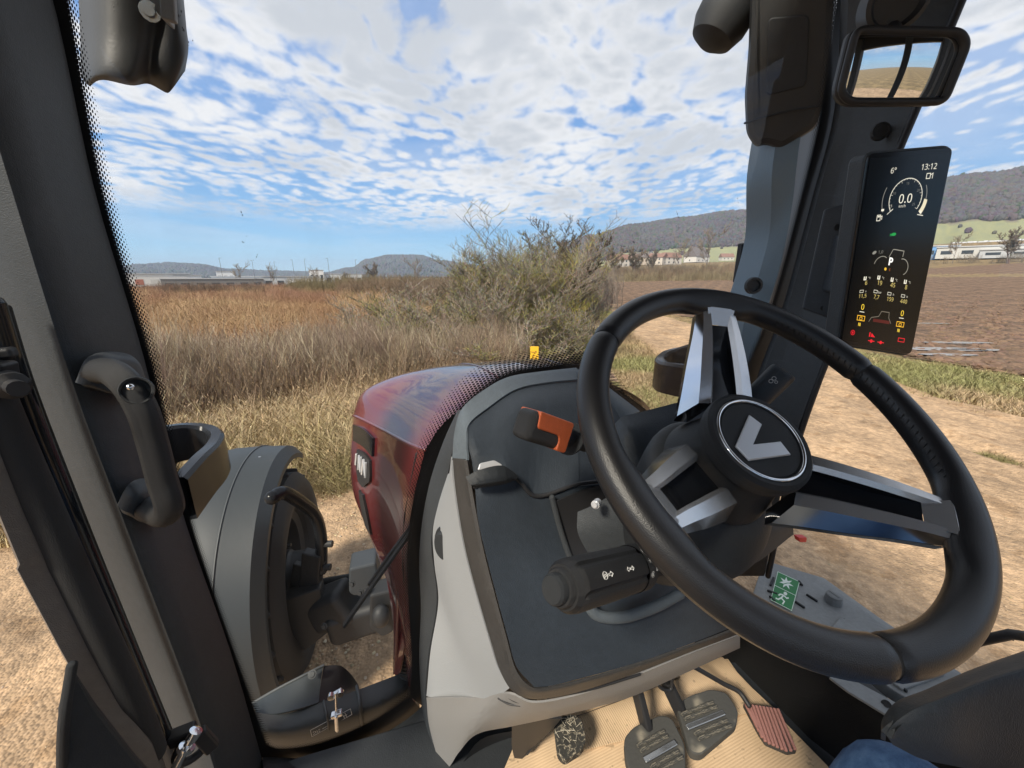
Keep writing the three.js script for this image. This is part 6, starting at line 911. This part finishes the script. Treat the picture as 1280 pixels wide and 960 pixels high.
// ---- brush, trees and buildings in the middle distance
{
  const r = rng(77), brush = [weed(21, 14, 2.2, 0.03, 1.1), weed(22, 16, 1.8, 0.03, 1.2)], lists = [[], []];
  const at = (px, py, dist) => { const p = far(px, py, dist); return [p.x, landH(p.x, p.z), p.z]; };
  const add = (px0, px1, d0, d1, n, c, s0, s1) => { for (let i = 0; i < n; i++) { const px = lerp(px0, px1, r()), d = lerp(d0, d1, r()), p = far(px, 345, d), k = 1 + 0.5 * (r() - 0.5), s = lerp(s0, s1, r()); lists[i % 2].push([p.x, landH(p.x, p.z) - 0.05, p.z, r() * 6.28, s * 1.3, s, c[0] * k, c[1] * k, c[2] * k]); } };
  add(150, 560, 85, 105, 520, [0.21, 0.125, 0.085], 0.35, 0.65); add(150, 430, 110, 150, 420, [0.25, 0.15, 0.10], 0.4, 0.7); add(360, 620, 55, 75, 320, [0.20, 0.165, 0.09], 0.6, 1.0); add(430, 620, 40, 60, 300, [0.22, 0.155, 0.10], 0.55, 0.95); add(500, 640, 26, 38, 260, [0.20, 0.15, 0.105], 0.5, 0.8); add(200, 330, 60, 62, 90, [0.15, 0.11, 0.08], 0.4, 0.7); add(640, 760, 28, 45, 160, [0.22, 0.18, 0.15], 0.6, 1.1);
  add(745, 930, 132, 150, 150, [0.27, 0.225, 0.14], 0.25, 1.2); add(745, 930, 140, 160, 110, [0.22, 0.16, 0.11], 0.3, 1.9); add(745, 860, 160, 200, 150, [0.20, 0.165, 0.12], 0.9, 1.8); add(930, 1300, 230, 245, 110, [0.24, 0.20, 0.15], 0.3, 1.4); add(850, 960, 160, 220, 110, [0.22, 0.18, 0.12], 0.8, 1.7);
  brush.forEach((g, i) => scatter('distant_brush', g, leafMat(), lists[i]));
  // bare trees, each a thing
  const gA = bareTree(61, { stems: 1, base: 0, fan: 0.05, h: 13, r: 0.32, lev: 4, kids: [2, 2, 2, 1], ratio: 0.5, spread: 0.75, wob: 0.22, rise: 0.05, min: 0.042, thickLev: 1, clear: 0, bark: [0.17, 0.14, 0.11], cols: [[0.21, 0.165, 0.125], [0.23, 0.19, 0.15]] });
  const gB = bareTree(62, { stems: 2, base: 0.3, fan: 0.15, h: 9.5, r: 0.3, lev: 4, kids: [2, 2, 2, 2], ratio: 0.48, spread: 0.9, wob: 0.25, rise: 0.03, min: 0.042, thickLev: 1, clear: 0, bark: [0.15, 0.125, 0.10], cols: [[0.19, 0.15, 0.12], [0.17, 0.15, 0.11]] });
  const tA = plant('bare_tree', 'bare tree standing alone beyond the field, nearest left of the black plate', 'tree', at(882, 345, 170), gA), tB = plant('bare_tree', 'broad bare tree at the far field edge, behind the right side of the thorn bush', 'tree', at(790, 345, 165), gB);
  const more = [[tA, 852, 230, 0.9, 'slim bare tree among the far houses, left of the lone bare tree'], [tB, 765, 150, 1.0, 'bare tree at the left end of the far field edge'], [tB, 815, 190, 0.9, 'bare tree in front of the pale far houses'], [tA, 846, 200, 0.65, 'small bare tree between far houses and the lone bare tree'], [tB, 1255, 230, 1.0, 'broad bare tree before the long warehouse at the right edge'], [tA, 1186, 240, 0.6, 'thin bare tree beside the blue container at right'], [tB, 468, 150, 0.75, 'dark bare tree beyond the fallow, below the round wooded hill'], [tA, 520, 140, 0.55, 'thin leaning bare tree right of the round wooded hill foot'], [tA, 300, 300, 0.9, 'bare tree over the flat warehouse at left'], [tA, 338, 300, 0.85, 'tall thin bare tree left of the white silo building'], [tA, 395, 260, 0.7, 'bare tree right of the white silo building'], [tB, 432, 280, 0.9, 'dark clump of bare tree at the horizon left of the round hill']];
  for (const [p, px, d, s, l] of more) copy(p, 'bare_tree', l, at(px, 345, d), px * 1.7, s);
}
// houses and sheds
{
  const wallC = [[0.50, 0.47, 0.43], [0.58, 0.56, 0.53], [0.45, 0.39, 0.33], [0.52, 0.47, 0.41]], roofC = [[0.22, 0.125, 0.095], [0.20, 0.145, 0.12], [0.15, 0.13, 0.125]];
  const WM = wallC.map(c => mat(c, 0.8)), RM = roofC.map(c => mat(c, 0.8)), pane = phy([0.05, 0.06, 0.07], 0.15);
  const house = (px, dist, w, d, h, rh, k, label, turn = 0.4) => {
    const p = far(px, 345, dist), t = thing('house', label, 'house', [p.x, landH(p.x, p.z), p.z], -azd(p.x, p.z) * Math.PI / 180 + turn);
    put('wall', box(0, h / 2, 0, w, h, d, 0.02), WM[k % 4], t);
    const s = new THREE.Shape(); s.moveTo(-d / 2 - 0.5, 0); s.lineTo(0, rh); s.lineTo(d / 2 + 0.5, 0); s.closePath(); const g = new THREE.ExtrudeGeometry(s, { depth: w + 0.8, bevelEnabled: false }); g.translate(0, 0, -(w + 0.8) / 2).rotateY(Math.PI / 2).translate(0, h + 0.003, 0); const rf = put('roof', g, RM[k % 3], t); put('chimney', box(w * 0.2, h + rh * 0.9, 0.4, 0.6, 1.4, 0.6, 0.01), WM[2], rf);
    for (const z of [d / 2 + 0.01, -d / 2 - 0.01]) for (let i = 0; i < 3; i++) for (let j = 0; j < (h > 5 ? 2 : 1); j++) put('window', box((i - 1) * w * 0.3, 1.6 + j * 2.7, z, 1.1, 1.3, 0.08, 0.01), pane, t);
    for (const x of [-w / 2 - 0.01, w / 2 + 0.01]) put('window', box(x, 1.8, 0, 0.08, 1.3, 1.1, 0.01), pane, t);
  };
  house(772, 330, 14, 9, 5.6, 4, 0, 'far house with dark red roof at the left end of the village', 0.5); house(786, 340, 12, 9, 5, 4, 1, 'far white house second from the left in the village', -0.3); house(806, 350, 16, 10, 6, 3.6, 2, 'far beige house in the middle of the village', 0.2); house(820, 345, 13, 9, 5.6, 3.4, 3, 'far pale house right of the middle of the village', -0.5); house(836, 350, 14, 9, 5.2, 4, 0, 'far house at the right end of the village row', 0.6); house(868, 420, 18, 14, 5, 9, 5, 'far barn with steep pale gable on the slope', 0.9); house(795, 420, 12, 9, 5.4, 4, 1, 'far small house behind the village row', 0.1); house(905, 520, 13, 9, 6, 4, 0, 'far house high on the slope near the black plate', 0.4);
  house(1232, 520, 16, 10, 6, 3, 1, 'far white house above the warehouses at right', 0.2); house(1277, 430, 9, 9, 6, 0.6, 1, 'white cube-shaped building at the right edge above the warehouse', 0.1);
  const shed = (px, dist, w, d, h, c, label, base = 0, bands = []) => { const p = far(px, 345, dist), t = thing('warehouse', label, 'warehouse', [p.x, landH(p.x, p.z) + base, p.z], -azd(p.x, p.z) * Math.PI / 180); const wm = mat(c, 0.6); h *= 1.0; put('wall', box(0, h / 2, 0, w, h, d, 0.02), wm, t); put('roof', box(0, h + 0.25, 0, w + 0.8, 0.5, d + 0.8, 0.05), mat([0.42, 0.43, 0.44], 0.6), t); const n = Math.max(3, Math.round(w / 7)); for (let i = 0; i < n; i++) put(bands.length && i % 3 === 1 ? 'loading_gate' : 'window', box((i + 0.5) / n * w - w / 2, h * 0.55, d / 2 + 0.03, w / n * 0.55, h * 0.32, 0.12, 0.01), bands.length ? mat(bands[i % bands.length], 0.5) : pane, t); return t; };
  shed(192, 330, 34, 16, 10.0, [0.72, 0.70, 0.66], 'long white building with an orange-red centre at the far left', 0, [[0.62, 0.62, 0.6], [0.42, 0.16, 0.10], [0.60, 0.58, 0.54]]); shed(168, 340, 26, 16, 9.6, [0.66, 0.62, 0.56], 'beige building at the far left edge of the horizon', 0); shed(226, 330, 20, 15, 9.2, [0.74, 0.73, 0.72], 'white building right of the orange-red one', 0); shed(268, 300, 48, 20, 7.0, [0.20, 0.19, 0.18], 'long low dark grey warehouse', 0); shed(335, 320, 60, 24, 8.4, [0.50, 0.52, 0.54], 'long flat light grey warehouse'); shed(376, 280, 14, 10, 6.6, [0.78, 0.78, 0.77], 'small white shed right of the flat grey warehouse'); shed(396, 420, 12, 12, 14, [0.68, 0.69, 0.70], 'tall white silo building on the horizon'); shed(425, 430, 40, 20, 10.5, [0.60, 0.63, 0.66], 'pale warehouse left of the round hill'); shed(282, 480, 14, 12, 13, [0.70, 0.73, 0.76], 'tall pale block behind the long low warehouse');
  shed(1228, 300, 34, 24, 5.0, [0.50, 0.50, 0.48], 'long pale flat-roofed warehouse at right behind the field', 0); shed(1268, 290, 24, 18, 3.4, [0.42, 0.44, 0.46], 'low grey warehouse at the right edge of the photo', 0); shed(1169, 300, 11, 10, 6.2, [0.16, 0.34, 0.62], 'blue hall beside the monitor at right', 0);
  // lamp poles and masts on the left horizon
  const pole = thing('lamp_pole', 'thin pole at the left horizon over the dark grey warehouse', 'pole', [...far(278, 345, 300).toArray()], 0, 'poles on the left horizon'); pole.position.y = 0; pole.userData.label = 'thin tall pole over the long low dark grey warehouse'; put('mast', turned([[0.16, 0], [0.10, 13], [0, 13]], V(0, 0, 0), V(0, 13, 0), 8), M.steel, pole); put('head', box(0.5, 12.9, 0, 1.2, 0.18, 0.35, 0.03), M.steel, pole);
  for (const px of [318, 345, 368, 383, 412, 446]) { const p = far(px, 345, 290); copy(pole, 'lamp_pole', { 318: 'thin pole over the middle of the flat light grey warehouse', 345: 'thin pole over the right part of the flat light grey warehouse', 368: 'thin pole just left of the small white shed on the horizon', 383: 'thin pole between the small white shed and the tall silo building', 412: 'thin pole right of the tall white silo building', 446: 'thin pole at the left foot of the round wooded hill' }[px], [p.x, 0, p.z], px, 0.75 + (px % 7) * 0.05); }
  // cars parked on the slope beyond the warehouses
  const car = thing('parked_car', 'tiny parked car above the right-hand warehouses, first from the left beside the monitor', 'car', [0, 0, 0], 0, 'parked cars above the warehouses'); const cp = new THREE.Shape(); [[-2.1, 0.3], [-2.15, 0.75], [-1.3, 0.9], [-0.7, 1.42], [0.9, 1.42], [1.6, 0.92], [2.1, 0.85], [2.15, 0.3]].forEach(([x, y], i) => i ? cp.lineTo(x, y) : cp.moveTo(x, y)); cp.closePath();
  put('body', new THREE.ExtrudeGeometry(cp, { depth: 1.7, bevelEnabled: true, bevelSize: 0.05, bevelThickness: 0.05, bevelSegments: 1 }).translate(0, 0, -0.85), mat([0.55, 0.56, 0.58], 0.3), car); for (const x of [-1.3, 1.3]) for (const z of [-0.8, 0.8]) put('wheel', new THREE.CylinderGeometry(0.32, 0.32, 0.22, 14).rotateX(Math.PI / 2).translate(x, 0.32, z), M.rubber, car); put('windows', box(0.1, 1.15, 0, 1.9, 0.35, 1.72, 0.05), pane, car);
  const cpos = (px, d, up) => { const p = far(px, 345, d); return [p.x, landH(p.x, p.z) + up, p.z]; };
  let first = true; for (let i = 0; i < 14; i++) { const px = 1180 + i * 6.6, pos = cpos(px, 470 + (i % 3) * 10, 8.3 + (i % 3) * 0.4), c = -azd(pos[0], pos[2]) * Math.PI / 180 + (i % 2 ? 0.3 : 1.4); if (first) { car.position.set(...pos); car.rotation.y = c; first = false; } else copy(car, 'parked_car', `tiny parked car above the right-hand warehouses, ${['first', 'second', 'third', 'fourth', 'fifth', 'sixth', 'seventh', 'eighth', 'ninth', 'tenth', 'eleventh', 'twelfth', 'thirteenth', 'last'][i]} from the left`, pos, c, 1.15); }
  // the bank that carries the car row
  const bank = []; for (let j = 0; j <= 2; j++) bank.push(Array.from({ length: 25 }, (_, i) => { const p = far(1120 + i * 9, 345, [400, 455, 720][j]); return V(p.x, landH(p.x, p.z) + [0, 8.3, 11][j], p.z); })); tag(put('bank', skin(grid(bank, 24, 8)), landMat(T.turf, 9, 0.02)), null, null, null, 'structure');
}
// ---- wooded hills
{
  const forestTex = tex(512, (u, v) => { const k = tfbm(u, v, 10, 5), c = 1 - worley(u * 60, v * 60, 60); const b = 0.20 + 0.16 * (k - 0.3) + 0.14 * c; return clampC([b * 1.06, b * 0.97, b * 0.90]); });
  const hill = (px0, px1, prof, d0, d1, name, woods, base, tone, meadow) => {
    const NA = 140, NR = 46, pos = [], uv = [], idx = [], col = [], H = px => { let k = 0; while (k < prof.length - 2 && px > prof[k + 1][0]) k++; const t = Math.min(1, Math.max(0, (px - prof[k][0]) / (prof[k + 1][0] - prof[k][0]))), s = t * t * (3 - 2 * t); return far(px, lerp(prof[k][1], prof[k + 1][1], s), d1).y; };
    const surf = (px, t) => { const d = lerp(d0, d1, t), p = far(px, 345, d), h = H(px), b = landH(p.x, p.z); return V(p.x, b + Math.max(0, h - b) * (0.10 * t + 0.90 * Math.pow(sst(0.0, 1.0, t), 1.15)) + base * 0 + 14 * (fbm(px * 0.02 + d1, t * 5 + 3, 4) - 0.5) * t * (1 - t) * 4 * (h / 160), p.z); };
    for (let j = 0; j <= NR; j++) for (let i = 0; i <= NA; i++) { const t = j / NR, px = lerp(px0, px1, i / NA), p = t > 0.985 ? surf(px, 1) : surf(px, t); pos.push(p.x, p.y, p.z); uv.push(p.x, p.z); const m = meadow(px, t) , c = m ? [0.21 + 0.07 * vn(px * 0.2, t * 90), 0.225 + 0.05 * vn(px * 0.2, t * 90), 0.13] : tone; col.push(...c); }
    // the far side falls away behind the crest
    for (let i = 0; i <= NA; i++) { const px = lerp(px0, px1, i / NA), p = far(px, 345, d1 * 1.25); pos.push(p.x, 0, p.z); uv.push(p.x, p.z); col.push(...tone); }
    for (let j = 0; j <= NR; j++) for (let i = 0; i < NA; i++) { const a = j * (NA + 1) + i, b = a + NA + 1; idx.push(a, a + 1, b, b, a + 1, b + 1); }
    const g = new THREE.BufferGeometry(); g.setAttribute('position', new THREE.Float32BufferAttribute(pos, 3)); g.setAttribute('uv', new THREE.Float32BufferAttribute(uv, 2)); g.setAttribute('color', new THREE.Float32BufferAttribute(col, 3)); g.setIndex(idx); g.computeVertexNormals();
    tag(put(name, g, new THREE.MeshStandardMaterial({ vertexColors: true, roughness: 1, side: THREE.DoubleSide })), null, null, null, 'structure');
    // woods: one crown per tree
    const cr = new THREE.IcosahedronGeometry(1, 1), p0 = cr.attributes.position; for (let i = 0; i < p0.count; i++) { const x = p0.getX(i), y = p0.getY(i), z = p0.getZ(i), k = 0.7 + 0.6 * vn(x * 2.3 + 20, y * 2.3 + z * 3.1 + 20); p0.setXYZ(i, x * k, y * k * 1.25, z * k); } cr.computeVertexNormals();
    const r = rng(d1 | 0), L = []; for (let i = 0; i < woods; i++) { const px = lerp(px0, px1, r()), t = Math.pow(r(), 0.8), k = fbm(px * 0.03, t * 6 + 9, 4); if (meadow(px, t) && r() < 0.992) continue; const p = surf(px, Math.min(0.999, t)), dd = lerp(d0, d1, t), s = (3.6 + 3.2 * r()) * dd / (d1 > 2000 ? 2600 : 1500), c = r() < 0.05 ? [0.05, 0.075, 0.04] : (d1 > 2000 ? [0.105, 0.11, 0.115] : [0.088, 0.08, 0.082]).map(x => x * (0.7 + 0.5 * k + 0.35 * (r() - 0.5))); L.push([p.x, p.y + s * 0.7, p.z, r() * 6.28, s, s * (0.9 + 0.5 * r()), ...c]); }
    scatter(name === 'hill' ? 'woods' : 'woods', cr, leafMat(), L);
  };
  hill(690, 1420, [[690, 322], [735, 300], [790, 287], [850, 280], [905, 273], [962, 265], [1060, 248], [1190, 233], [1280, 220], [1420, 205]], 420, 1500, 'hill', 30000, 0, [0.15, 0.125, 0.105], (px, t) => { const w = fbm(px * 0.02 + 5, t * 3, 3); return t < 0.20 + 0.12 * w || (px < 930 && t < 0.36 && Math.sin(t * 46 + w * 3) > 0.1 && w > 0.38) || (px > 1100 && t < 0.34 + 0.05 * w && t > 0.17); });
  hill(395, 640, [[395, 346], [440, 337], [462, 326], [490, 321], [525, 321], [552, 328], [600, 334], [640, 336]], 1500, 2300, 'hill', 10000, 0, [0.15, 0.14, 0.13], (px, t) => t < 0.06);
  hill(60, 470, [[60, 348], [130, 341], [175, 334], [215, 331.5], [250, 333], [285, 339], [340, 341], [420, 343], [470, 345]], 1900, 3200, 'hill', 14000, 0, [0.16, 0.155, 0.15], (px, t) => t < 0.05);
}
scene.fog = new THREE.FogExp2(new THREE.Color(0.62, 0.76, 1.0), 0.00016);
renderer.render(scene, camera);
